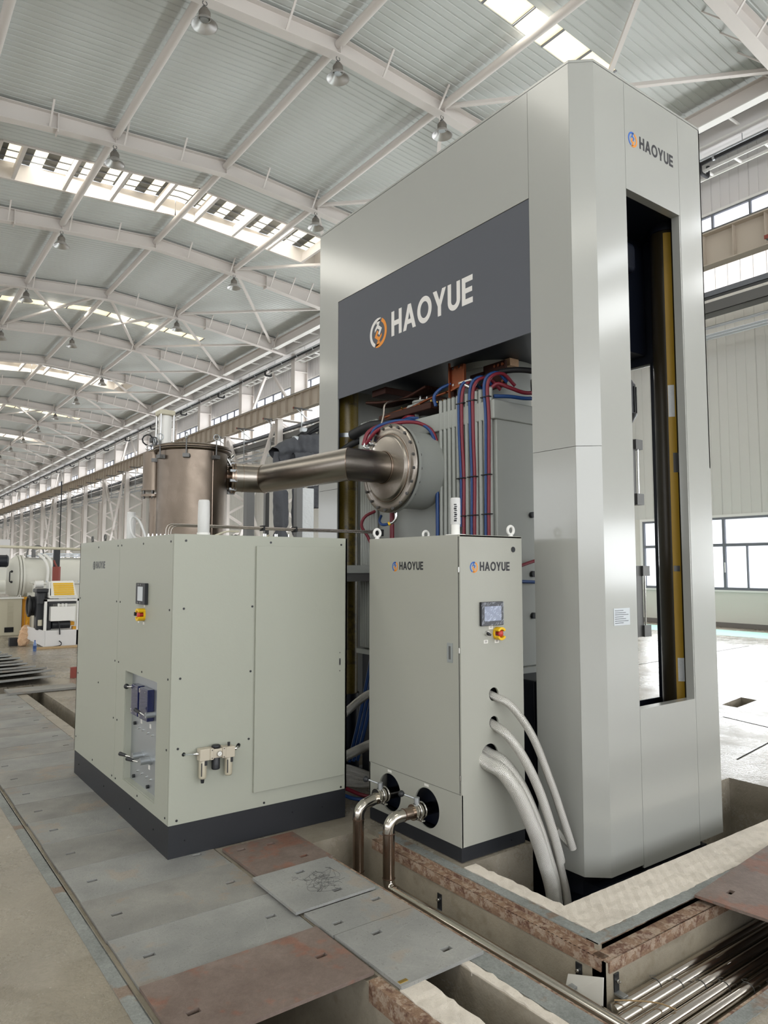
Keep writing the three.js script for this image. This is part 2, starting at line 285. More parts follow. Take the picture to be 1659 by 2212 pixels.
// ---------------------------------------------------------------- the hall: floor with its trenches
const XL = -20, XR = 19.43, ZB = FZ(K0), ZF = FZ(K1), XE = -0.6;   // left wall, right wall, back (behind the camera), far end, left column line
const neg = (a) => a.map(([x, z]) => [x, -z]);
{
  const fl = struct('floor');
  const holes = [
    neg(rect(0.957, 1.785, -11.2, -1.2)), neg(rect(1.92, 2.107, -4.05, -1.2)), neg(rect(1.9, 2.1, -11.2, -7.3)),
    neg([[2.27, -3.84], [2.27, -1.49], [9, -1.49], [9, -2.085], [2.70, -2.085], [2.70, -3.84]]),
    neg([[2.855, -2.42], [5.62, -2.42], [5.62, -3.06], [5.0, -3.06], [5.0, -6.2], [3.36, -6.2], [3.36, -3.06], [2.855, -3.06]]),
    neg([[8.49, -4.68], [8.46, -4.48], [9.13, -4.58], [9.17, -4.8]]),
  ];
  part(fl, 'concrete_slab', M.floor, sheet(neg(rect(XL, XR, ZF, ZB)), holes, 1.5, 'xz', -1.5));
  part(fl, 'base_slab', M.concrete, box(XL, XR, -1.75, -1.502, ZF, ZB));
  part(fl, 'trench_bed', M.concrete, [box(2.25, 9.05, -0.9, -0.36, -2.08, -1.5), box(2.28, 2.69, -0.9, -0.36, -3.83, -2.09), box(1.0, 1.73, -1.4, -0.85, -11, -1.3), box(1.93, 2.1, -1.4, -0.6, -11, -7.4), box(1.93, 2.1, -1.4, -0.5, -4, -1.3), box(8.3, 9.3, -0.9, -0.25, -4.9, -4.4)]);
  part(fl, 'trench_ledge', M.concrete, [box(0.957, 0.985, -0.85, -0.014, -11.2, -1.2), box(1.74, 1.785, -0.85, -0.014, -11.2, -1.2)]);
  part(fl, 'rim_ledge', M.concrete, [box(2.652, 2.70, -0.5, -0.026, -3.84, -2.014), box(2.652, 9, -0.5, -0.026, -2.085, -2.012)]);
  // worn concrete rims round the press pit: uneven cast edges standing a little proud
  const lump = (x0, x1, z0, z1, n) => {
    const g = new THREE.BoxGeometry(x1 - x0, 0.03, z1 - z0, Math.max(2, Math.round((x1 - x0) / 0.035)), 1, Math.max(2, Math.round((z1 - z0) / 0.035))), p = g.attributes.position;
    for (let i = 0; i < p.count; i++) {
      const x = p.getX(i) + (x0 + x1) / 2, z = p.getZ(i) + (z0 + z1) / 2, w = Math.sin(x * 41 + z * 17) * 0.3 + Math.sin(x * 13 - z * 57 + n) * 0.4 + Math.sin(x * 91 + z * 83) * 0.3;
      if (p.getY(i) > 0) p.setY(i, 0.007 + w * 0.0035); else p.setY(i, -0.012);
      if (Math.abs(x - x0) < 1e-4 || Math.abs(x - x1) < 1e-4) p.setX(i, p.getX(i) + w * 0.006); if (Math.abs(z - z0) < 1e-4 || Math.abs(z - z1) < 1e-4) p.setZ(i, p.getZ(i) + w * 0.008);
    }
    g.translate((x0 + x1) / 2, 0, (z0 + z1) / 2); const o = flat(g); o.deleteAttribute('normal'); o.computeVertexNormals(); return o;
  };
  part(fl, 'concrete_rim', M.rim, [lump(2.772, 2.862, -3.03, -2.16, 1), lump(2.80, 8.6, -2.41, -2.155, 3)]);
  part(fl, 'concrete_curb', M.rim, [lump(1.79, 1.915, -2.33, -1.25, 5), lump(2.112, 2.155, -2.33, -1.25, 6)]);
  part(fl, 'groove', M.darkGap, [bar([10.75, 0.001, -7.4], [15.2, 0.001, -7.75], 0.012, 0.003), bar([7.82, 0.001, -4.3], [7.3, 0.001, -2.2], 0.012, 0.003), bar([6.2, 0.001, -3.3], [19, 0.001, -5.3], 0.012, 0.003)]);
  part(fl, 'painted_strip', M.teal, sheet(neg([[17.05, -30], [18.55, -30], [18.55, 10], [17.05, 10]]), [], 0.003, 'xz', 0));
}
// steel edge frames round the trenches
single('trench_edge_frame', 'grey steel edge strip between the rough concrete floor and the row of deck plates', 'edge strip', M.trim, [box(0.893, 0.951, -0.05, 0.003, -11.2, -1.2), box(0.945, 0.951, -0.08, 0.003, -11.2, -1.2)], [0.92, 0, -6]);
single('trench_edge_frame', 'rust-edged steel strip along the pipe trench beside the pale grey plates', 'edge strip', M.trim, [box(2.162, 2.262, -0.02, 0.004, -3.74, -1.3)], [2.2, 0, -2.5]);
single('angle_edge', 'rusty steel angle on the left lip of the pipe trench', 'angle', M.rust, [box(2.262, 2.274, -0.07, 0.004, -3.74, -1.49)], [2.27, 0, -2.6]);
{
  const t = thing('angle_edge', 'rusty steel angle on the stepped rim below the tall control cabinet', 'angle', [2.65, 0, -2.9]);
  part(t, 'ledge_plate', M.rust, box(2.646, 2.698, -0.026, -0.02, -3.72, -2.03)); part(t, 'lip', M.rust, box(2.644, 2.652, -0.072, -0.02, -3.72, -2.035));
  part(t, 'step_plate', M.rust, box(2.698, 2.704, -0.02, 0.0, -3.72, -2.11));
  const u = thing('angle_edge', 'rusty steel angle on the concrete rim above the five bright pipes', 'angle', [5, 0, -2.03]);
  part(u, 'ledge_plate', M.rust, box(2.655, 9, -0.026, -0.02, -2.085, -2.006)); part(u, 'lip', M.rust, box(2.665, 9, -0.072, -0.02, -2.012, -2.004));
  part(u, 'step_plate', M.rust, box(2.72, 9, -0.02, 0.0, -2.091, -2.085));
}
single('rim_flange', 'grey steel flange bordering the concrete rim in front of the tall control cabinet', 'flange', M.trim, [box(2.704, 2.768, -0.01, 0.005, -3.74, -2.092)], [2.73, 0, -2.9]);
single('rim_flange', 'grey steel flange along the front of the wide concrete rim beside the press pit', 'flange', M.trim, [box(2.704, 9, -0.01, 0.0052, -2.155, -2.091)], [5, 0, -2.12]);
single('trench_edge_frame', 'steel edge strip along the near side of the trench with the row of bright pipes', 'edge strip', M.trim, [box(2.4, 9, -0.03, 0.004, -1.486, -1.43)], [5, 0, -1.46]);
single('angle_edge', 'rusty angle under the near edge of the trench with the row of bright pipes', 'angle', M.rust, [box(2.4, 9, -0.09, 0.0035, -1.498, -1.487)], [5, 0, -1.49]);
single('angle_edge', 'rusty angle on the right lip of the open dark trench under the brown plate', 'angle', M.rust, [box(1.735, 1.788, -0.014, 0.002, -2.46, -1.2), box(1.735, 1.742, -0.08, -0.014, -2.46, -1.2)], [1.76, 0, -1.8]);

// deck plates
function plate(x0, x1, z0, z1, slots, th, y) {
  return sheet(neg(rect(x0, x1, z0, z1)), slots.map(([x, z, a]) => neg(rect(x - (a ? 0.014 : 0.026), x + (a ? 0.014 : 0.026), z - (a ? 0.026 : 0.014), z + (a ? 0.026 : 0.014)))), th, 'xz', y);
}
{
  const edges = [-2.482, -2.94, -3.39, -3.845, -4.30, -4.75, -5.2, -5.645, -6.1, -6.56]; for (let z = -7.01; z > -11; z -= 0.45) edges.push(z);
  for (let i = 0; i < edges.length - 1; i++) {
    const z1 = edges[i] - 0.0015, z0 = edges[i + 1] + 0.0015, zc = (z0 + z1) / 2, brown = i === 0, j = i % 2 ? 0.004 : 0;
    single('deck_plate', brown ? 'long reddish brown steel deck plate at the front end of the deck row' : `grey slotted steel deck plate, ${ORD[i - 1]} behind the reddish brown one`, 'floor plate', brown ? M.brownPlate : i % 2 ? M.steelPlate : M.steelPlateB,
      plate(0.975 + j, 1.778 - j * 0.5, z0, z1, [[1.085 + j, brown ? -2.66 : zc], [1.665, zc]], 0.015, brown ? 0.0 : -0.012 + (i % 3) * 0.0012), [1.37, 0, zc]);
  }
}
single('cover_plate', 'brown steel cover plate lying against the base of the wide cabinet', 'floor plate', M.brownPlate, plate(1.80, 2.262, -4.03, -3.565, [[2.06, -3.93], [2.13, -3.66], [1.88, -3.95]], 0.014, 0.006), [2.03, 0.006, -3.8]);
{
  const m = single('cover_plate', 'pale grey steel cover plate with dark scribbled scratches, raised on its neighbour', 'floor plate', M.lightPlate, plate(1.755, 2.215, -3.545, -3.085, [[1.99, -3.46], [2.04, -3.17]], 0.013, 0), [1.98, 0, -3.3]);
  m.position.y = 0.017; m.rotation.z = 0.004; m.rotation.x = 0.01;
  const scrib = []; for (let i = 0; i < 26; i++) { let x = rr(1.93, 2.07), z = rr(-3.36, -3.22); const pts = []; for (let k = 0; k < 7; k++) { pts.push([x, 0.0128, z]); x += rr(-0.03, 0.055); z += rr(-0.045, 0.035); x = Math.min(2.15, Math.max(1.9, x)); z = Math.min(-3.13, Math.max(-3.43, z)); } scrib.push(tube(pts, 0.0009, 4, 18)); }
  const s = part(Object.assign(m, { at0: [1.98, 0, -3.3] }), 'scribbled_marks', M.ink, scrib);
}
single('cover_plate', 'narrow pale grey cover plate between the scribbled one and the largest pale one', 'floor plate', M.lightPlate, plate(1.79, 2.242, -3.07, -2.815, [[2.15, -2.99], [1.87, -2.90]], 0.014, 0.005), [2.02, 0, -2.94]);
single('cover_plate', 'largest pale grey steel cover plate, its front edge overhanging the narrow trench', 'floor plate', M.lightPlate, plate(1.795, 2.238, -2.81, -2.325, [[1.96, -2.72], [2.12, -2.43]], 0.015, 0.0055), [2.02, 0, -2.57]);
{
  const m = single('cover_plate', 'rusty brown steel plate laid across the pipe trench beside the press pit', 'floor plate', M.brownPlate, plate(3.46, 4.5, -2.09, -1.34, [[3.62, -1.98]], 0.014, 0), [3.46, 0.007, -2.09]);
  m.rotation.y = 0.10; m.position.set(3.46, 0.012, -2.085);
}
single('offcut', 'small brass-coloured offcut lying at the trench edge under the largest pale plate', 'scrap', M.brass, rbox(1.80, 1.845, 0.008, 0.022, -2.36, -2.34, 0.003), [1.82, 0.008, -2.35]);
// stack of plates fanned out on the floor beyond the wide cabinet
{
  const ends = [[2.55, -10.42], [2.40, -11.1], [2.46, -11.6], [2.45, -12.0], [2.37, -12.4], [2.32, -12.8], [2.33, -13.2], [2.35, -13.6], [2.30, -14.0], [2.29, -14.4], [2.25, -14.8]];
  ends.forEach(([x, z], i) => {
    const th = 0.028, w = i ? 1.15 + rr(0, 0.1) : 0.86, d = i ? 0.62 : 0.4, up = i ? 0.085 + rr(0, 0.02) : 0.004, g = quad([x - w, 0.004 + up * 0.8, z], [x, 0.004 + up, z + rr(-0.03, 0.03)], [x, 0.004, z - d], [x - w, 0.004, z - d], th);
    const m = single('stacked_plate', i ? `grey steel plate in the fanned-out row by the far trench, ${ORD[i]} from the front` : 'grey steel plate bridging the far trench in front of the fanned-out row', 'floor plate', i % 3 ? M.steelPlate : M.steelPlateB, g, [x - w / 2, 0, z]);
    if (i === 1 || i === 2) { m.rotation.y = i === 1 ? 0.12 : 0.16; }
  });
}
// ---------------------------------------------------------------- the hall: roof
const yTop = (x) => 14.17 - 0.075 * Math.abs(x - 8.74), ySof = (x) => yTop(x) + 0.1;
const MONZ = (k) => ((k % 4) + 4) % 4 === 3;                    // the bay behind frame k-1 has a louvred monitor
const openAt = (k) => { const odd = ((k % 2) + 2) % 2 === 1, zc = (FZ(k - 1) + FZ(k)) / 2; return odd ? (MONZ(k) ? [zc - 1.15, zc + 1.1] : [zc - 0.34, zc + 0.34]) : null; };
{
  const ce = struct('ceiling');
  const rib = (x0, x1, z0, z1) => {                              // ribbed liner sheet: grooves run down the slope
    const len = z1 - z0, n = Math.max(1, Math.round(len / 0.2)), st = len / n, pts = [[0, 0]];
    for (let i = 0; i < n; i++) { const a = i * st; pts.push([a + st * 0.72, 0], [a + st * 0.8, 0.018], [a + st * 0.92, 0.018], [a + st, 0]); }
    pts.push([len, 0.16], [0, 0.16]);
    const sh = new THREE.Shape(pts.map((p) => new THREE.Vector2(...p))), L = Math.hypot(x1 - x0, ySof(x1) - ySof(x0));
    const g = new THREE.ExtrudeGeometry(sh, { depth: L, bevelEnabled: false });
    const dx = V(x1 - x0, ySof(x1) - ySof(x0), 0).normalize(), up = V(-dx.y, dx.x, 0);
    g.applyMatrix4(new THREE.Matrix4().makeBasis(V(0, 0, 1), up, dx).setPosition(x0, ySof(x0), z0));
    if (true) { const p = g.attributes.position; for (let i = 0; i < p.count; i += 3) { for (const A of [p]) { const x = A.getX(i), y = A.getY(i), z = A.getZ(i); A.setXYZ(i, A.getX(i + 2), A.getY(i + 2), A.getZ(i + 2)); A.setXYZ(i + 2, x, y, z); } } g.computeVertexNormals(); }
    return flat(g);
  };
  const cache = {};
  for (let k = K0 + 1; k <= K1; k++) {
    const z0 = FZ(k), z1 = FZ(k - 1), op = openAt(k), key = op ? (MONZ(k) ? 'm' : 'f') : 'n';
    if (!cache[key]) {
      const L = [], spans = op ? [[z0, op[0], 0], [op[1], z1, 0], [op[0], op[1], 1]] : [[z0, z1, 0]];
      for (const [a, b, mid] of spans) for (const [x0, x1] of mid ? [[XE, 2.88], [14.6, 19.6]] : [[XE, 8.74], [8.74, 19.6]]) L.push(part(ce, 'roof_panel', M.roof, rib(x0, x1, a, b)));
      cache[key] = [L, z0];
    } else for (const m of cache[key][0]) { const c = m.clone(); c.position.z += z0 - cache[key][1]; ce.add(c); }
  }
  const aisle = (z0, z1) => part(ce, 'aisle_roof', M.roof, box(XL - 0.2, XE, 13.45, 13.6, z0, z1));
  aisle(ZF, ZB);
  const w = struct('wall_left'); part(w, 'cladding', M.wallGrey, [box(XL - 0.25, XL, 0, 2.7, ZF, ZB), box(XL - 0.25, XL, 6.5, 13.5, ZF, ZB)]);
  for (let k = K0; k < K1; k++) {  // windows of the unseen left wall, added to let light in from there
    const zc = (FZ(k) + FZ(k + 1)) / 2, a = struct(`window_${100 + k - K0}`); part(w, 'pier', M.wallGrey, box(XL - 0.25, XL, 2.7, 6.5, FZ(k) - 0.5, FZ(k) + 0.5));
    part(a, 'window_pane', M.paneLow, box(XL - 0.12, XL - 0.08, 2.7, 6.5, zc - 2.45, zc + 2.45)); part(a, 'window_frame', M.alu, [box(XL - 0.08, XL + 0.0, 4.55, 4.65, zc - 2.73, zc + 2.73), ...[-2.7, -1.35, 0, 1.35, 2.7].map((d) => box(XL - 0.08, XL, 2.7, 6.5, zc + d - 0.04, zc + d + 0.04))]);
  }
  const e1 = struct('wall_back'); part(e1, 'cladding', M.wallGrey, [box(XL - 0.25, XR + 0.3, 0, 2, ZB, ZB + 0.25), box(XL - 0.25, XR + 0.3, 9, 14.6, ZB, ZB + 0.25), box(XL - 0.25, -17, 2, 9, ZB, ZB + 0.25), box(17, XR + 0.3, 2, 9, ZB, ZB + 0.25)]);
  for (let i = 0; i < 8; i++) { const a = struct(`window_${140 + i}`), x0 = -17 + i * 4.25; part(a, 'window_pane', M.paneLow, box(x0, x0 + 4.25, 2, 9, ZB + 0.08, ZB + 0.1)); part(a, 'window_frame', M.alu, [box(x0, x0 + 4.25, 5.4, 5.6, ZB - 0.1, ZB + 0.05), box(x0 - 0.06, x0 + 0.06, 2, 9, ZB - 0.1, ZB + 0.05), box(x0 + 2.08, x0 + 2.17, 2, 9, ZB - 0.1, ZB + 0.05)]); }  // out-of-view panes added to go with the fill light behind the camera
  const e2 = struct('wall_far'); part(e2, 'cladding', M.wallGrey, box(XL - 0.25, XR + 0.3, 0, 14.6, ZF - 0.25, ZF));
}
// rooflights: flat translucent strips and raised louvred monitors
for (let k = K0 + 1, nf = 0, nm = 0; k <= K1; k += 2) {
  const op = openAt(k); if (!op) { k--; continue; }
  const zc = (op[0] + op[1]) / 2, seen = k > 0;
  if (!MONZ(k)) {
    const t = thing('skylight', seen ? `flat strip of yellowish translucent roof panels, ${ORD[nf++]} such strip going down the hall` : `flat translucent roof strip behind the camera by roof frame ${ORD[k - K0]}`, 'skylight', [8.74, 14, zc]);
    for (const s of [-1, 1]) for (let i = 0; i < 6; i++) {
      const a = 8.74 + s * (i * 0.975 + 0.02), b = 8.74 + s * ((i + 1) * 0.975 - 0.02);
      part(t, 'skylight_panel', M.paneRoofB, quad(s > 0 ? [a, ySof(a) + 0.03, op[1]] : [b, ySof(b) + 0.03, op[1]], s > 0 ? [b, ySof(b) + 0.03, op[1]] : [a, ySof(a) + 0.03, op[1]], s > 0 ? [b, ySof(b) + 0.03, op[0]] : [a, ySof(a) + 0.03, op[0]], s > 0 ? [a, ySof(a) + 0.03, op[0]] : [b, ySof(b) + 0.03, op[0]], 0.02));
      if (i < 6) part(t, 'glazing_bar', M.alu, bar([b, ySof(b) + 0.005, op[0]], [b, ySof(b) + 0.005, op[1]], 0.045, 0.04));
    }
  } else {
    const t = thing('roof_monitor', seen ? `raised louvred roof monitor with white baffle beams, ${ORD[nm++]} of them going down the hall` : `raised louvred roof monitor behind the camera by roof frame ${ORD[k - K0]}`, 'skylight', [8.74, 14, zc]);
    for (const s of [-1, 1]) {
      const X = (d) => 8.74 + s * d, Y = (d, h) => ySof(X(d)) + h;
      for (const z of op) part(t, 'curb_beam', M.steelWhite, bar([X(0), Y(0, 0.24), z], [X(5.86), Y(5.86, 0.24), z], 0.08, 0.56));
      part(t, 'tie_rail', M.alu, [0.35, 0.75, 1.3, 1.8].map((q) => bar([X(0), Y(0, 0.5 + 0.04 * q), op[0] + q], [X(5.86), Y(5.86, 0.5 + 0.04 * q), op[0] + q], 0.03, 0.03)));
      for (let i = 0; i < 4; i++) part(t, 'baffle_beam', M.steelWhite, [bar([X(0.73 + i * 1.5), Y(0.73 + i * 1.5, 0.17), op[0]], [X(0.73 + i * 1.5), Y(0.73 + i * 1.5, 0.17), op[1]], 0.03, 0.36), bar([X(0.73 + i * 1.5), Y(0.73 + i * 1.5, -0.01), op[0]], [X(0.73 + i * 1.5), Y(0.73 + i * 1.5, -0.01), op[1]], 0.1, 0.02)]);
      for (let i = 0; i < 8; i++) {
        const a = i * 0.735, m = a + 0.38, b = a + 0.735;
        part(t, 'skylight_panel', M.paneRoof, bar([X((a + m) / 2), Y((a + m) / 2, 0.58), op[0]], [X((a + m) / 2), Y((a + m) / 2, 0.58), op[1]], 0.38, 0.02));
        part(t, 'louvre_plate', M.louvre, bar([X((b + m) / 2), Y((b + m) / 2, 0.57), op[0]], [X((b + m) / 2), Y((b + m) / 2, 0.57), op[1]], 0.37, 0.02));
      }
      part(t, 'end_curb', M.steelWhite, bar([X(5.86), Y(5.86, 0.24), op[0]], [X(5.86), Y(5.86, 0.24), op[1]], 0.08, 0.56));
    }
  }
}
// rafters
const BOT = [[XE, 12.85], [4.0, 13.40], [5.42, 13.53], [8.74, 13.76], [12.0, 13.56], [13.45, 13.40], [17.9, 12.80]];
const yBot = (x) => { for (let i = 1; i < BOT.length; i++) if (x <= BOT[i][0]) { const [a, b] = [BOT[i - 1], BOT[i]]; return a[1] + (b[1] - a[1]) * (x - a[0]) / (b[0] - a[0]); } return 12.8; };
const BRX = [-0.1, 0.9, 2.3, 3.7, 5.65, 7.3, 10.0, 11.8, 13.6, 14.5, 15.35, 16.2, 17.05];
let rafter0;
for (let k = K0; k <= K1; k++) {
  const lab = k >= 0 ? `white steel roof rafter with fly braces, ${ORD[k]} one ahead of the camera` : `white steel roof rafter with fly braces, ${ORD[-k - 1]} one behind the camera`;
  if (rafter0) { copy(rafter0, [0, 0, FZ(k) - FZ(K0)], lab); continue; }
  const z = FZ(k), t = rafter0 = thing('roof_rafter', lab, 'rafter', [8.74, 12.8, z], 'roof rafters');
  const topP = [[XE, yTop(XE)], [8.74, yTop(8.74)], [17.9, yTop(17.9)]];
  part(t, 'web', M.steelWhite, sheet([...BOT, ...topP.slice().reverse()], [], 0.014, 'xy', z - 0.007));
  const strip = (P, w, th) => sheet([...P.map(([x, y]) => [x, y]), ...P.slice().reverse().map(([x, y]) => [x, y + th])], [], w, 'xy', z - w / 2);
  part(t, 'bottom_flange', M.steelWhite, strip(BOT.map(([x, y]) => [x, y - 0.02]), 0.27, 0.02)); part(t, 'top_flange', M.steelWhite, strip(topP, 0.27, 0.02));
  for (const x of [3.9, 13.42]) part(t, 'splice_plate', M.steelWhite, box(x - 0.015, x + 0.015, yBot(x) - 0.1, yTop(x) + 0.01, z - 0.15, z + 0.15));
  for (const x of [2.12, 5.42, 8.74, 12.0]) part(t, 'stiffener', M.steelWhite, box(x - 0.006, x + 0.006, yBot(x), yTop(x), z - 0.13, z + 0.13));
  for (const x of BRX) for (const s of [-1, 1]) part(t, 'fly_brace', M.steelWhite, bar([x, yBot(x) + 0.02, z + s * 0.1], [x, ySof(x), z + s * (ySof(x) - yBot(x) + 0.05)], 0.05, 0.03));
}
// round tie tubes and flat bracing between the rafters
{
  const TX = [2.12, 5.42, 8.74, 12.0], WH = ['far left', 'left of the ridge', 'under the ridge', 'right of the ridge'];
  TX.forEach((x, i) => {
    let t0; for (let k = -1; k < K1; k++) {
      const z0 = FZ(k + 1), z1 = FZ(k), lab = `white round tie tube in the ${ORD[k + 1]} roof bay, the line ${WH[i]}`;
      if (t0) { copy(t0, [0, 0, z0 - FZ(0)], lab); continue; }
      const y = yTop(x) - 0.14; t0 = single('tie_tube', lab, 'tube', M.steelWhite, cyl([x, y, z0 + 0.02], [x, y, z1 - 0.02], 0.105, 0.105, 18), [x, y, z0], 'roof tie tubes');
    }
  });
  const cross = (x0, x1, y0, y1, k, lab) => {
    const t = thing('cross_brace', lab, 'brace', [x0, y0, FZ(k)]); const a = FZ(k + 1) + 0.12, b = FZ(k) - 0.12;
    part(t, 'diagonal', M.steelWhite, bar([x0, y0, b], [x1, y1, a], 0.11, 0.09)); part(t, 'diagonal', M.steelWhite, bar([x0, y0 - 0.03, a], [x1, y1 - 0.03, b], 0.11, 0.09));
    return t;
  };
  let e0; for (let k = -1; k < K1; k++) { const lab = `diagonal cross of white roof bracing at the right eave, ${ORD[k + 1]} bay`; if (!e0) e0 = cross(12.1, 16.95, yTop(12.1) - 0.1, yTop(17.2) - 0.25, k, lab); else copy(e0, [0, 0, FZ(k) - FZ(-1)], lab); }
  for (const k of [4, 8, 12, 16, 20]) for (const [a, b, w] of [[2.12, 5.42, 'left of the ridge'], [5.42, 8.74, 'up to the ridge'], [8.74, 12, 'right of the ridge']]) cross(a + 0.1, b - 0.1, yTop(a) - 0.12, yTop(b) - 0.12, k, `diagonal cross of white roof bracing ${w} in the ${ORD[k + 1]} bay`);
}
// high-bay lamps hanging under the rafters
{
  let l0; const spots = [[0, 5.42], [0, 8.74], [0, 12]]; for (let k = 1; k < 20; k++) for (const x of k === 1 ? [5.42, 8.74, 12] : k === 4 ? [5.42, 12] : k === 5 ? [5.42, 8.74] : [5.42, 12]) spots.push([k, x]);
  for (const [k, x] of spots) {
    const z = FZ(k), y = yBot(x) - 0.02, where = x === 8.74 ? 'under the ridge' : x < 8 ? 'left of the ridge' : 'right of the ridge', lab = `unlit bell-shaped metal lamp ${where} on the ${ORD[k]} rafter ahead of the camera`;
    if (l0) { copy(l0, [x - spots[0][1], y - (yBot(spots[0][1]) - 0.02), z - FZ(spots[0][0])], lab); continue; }
    const t = l0 = thing('high_bay_lamp', lab, 'lamp', [x, y, z], 'high-bay lamps');
    part(t, 'hook', M.dullSteel, [torus(0.05, 0.009, [x, y - 0.04, z]), cyl([x, y - 0.08, z], [x, y - 0.17, z], 0.014), rbox(x - 0.05, x + 0.05, y - 0.16, y - 0.12, z - 0.03, z + 0.03, 0.008)]);
    part(t, 'housing', M.lampHouse, lathe([[0.001, 0], [0.11, 0], [0.125, 0.02], [0.125, 0.14], [0.09, 0.2], [0.03, 0.22], [0.001, 0.22]], [x, y - 0.39, z], [x, y - 0.17, z], 24));
    part(t, 'reflector', M.reflector, lathe([[0.27, 0], [0.262, 0.0], [0.20, 0.07], [0.13, 0.16], [0.135, 0.16], [0.21, 0.075], [0.275, 0.0]], [x, y - 0.54, z], [x, y - 0.38, z], 32));
    part(t, 'lens', M.zinc, cyl([x, y - 0.42, z], [x, y - 0.385, z], 0.09, 0.1, 8));
  }
}
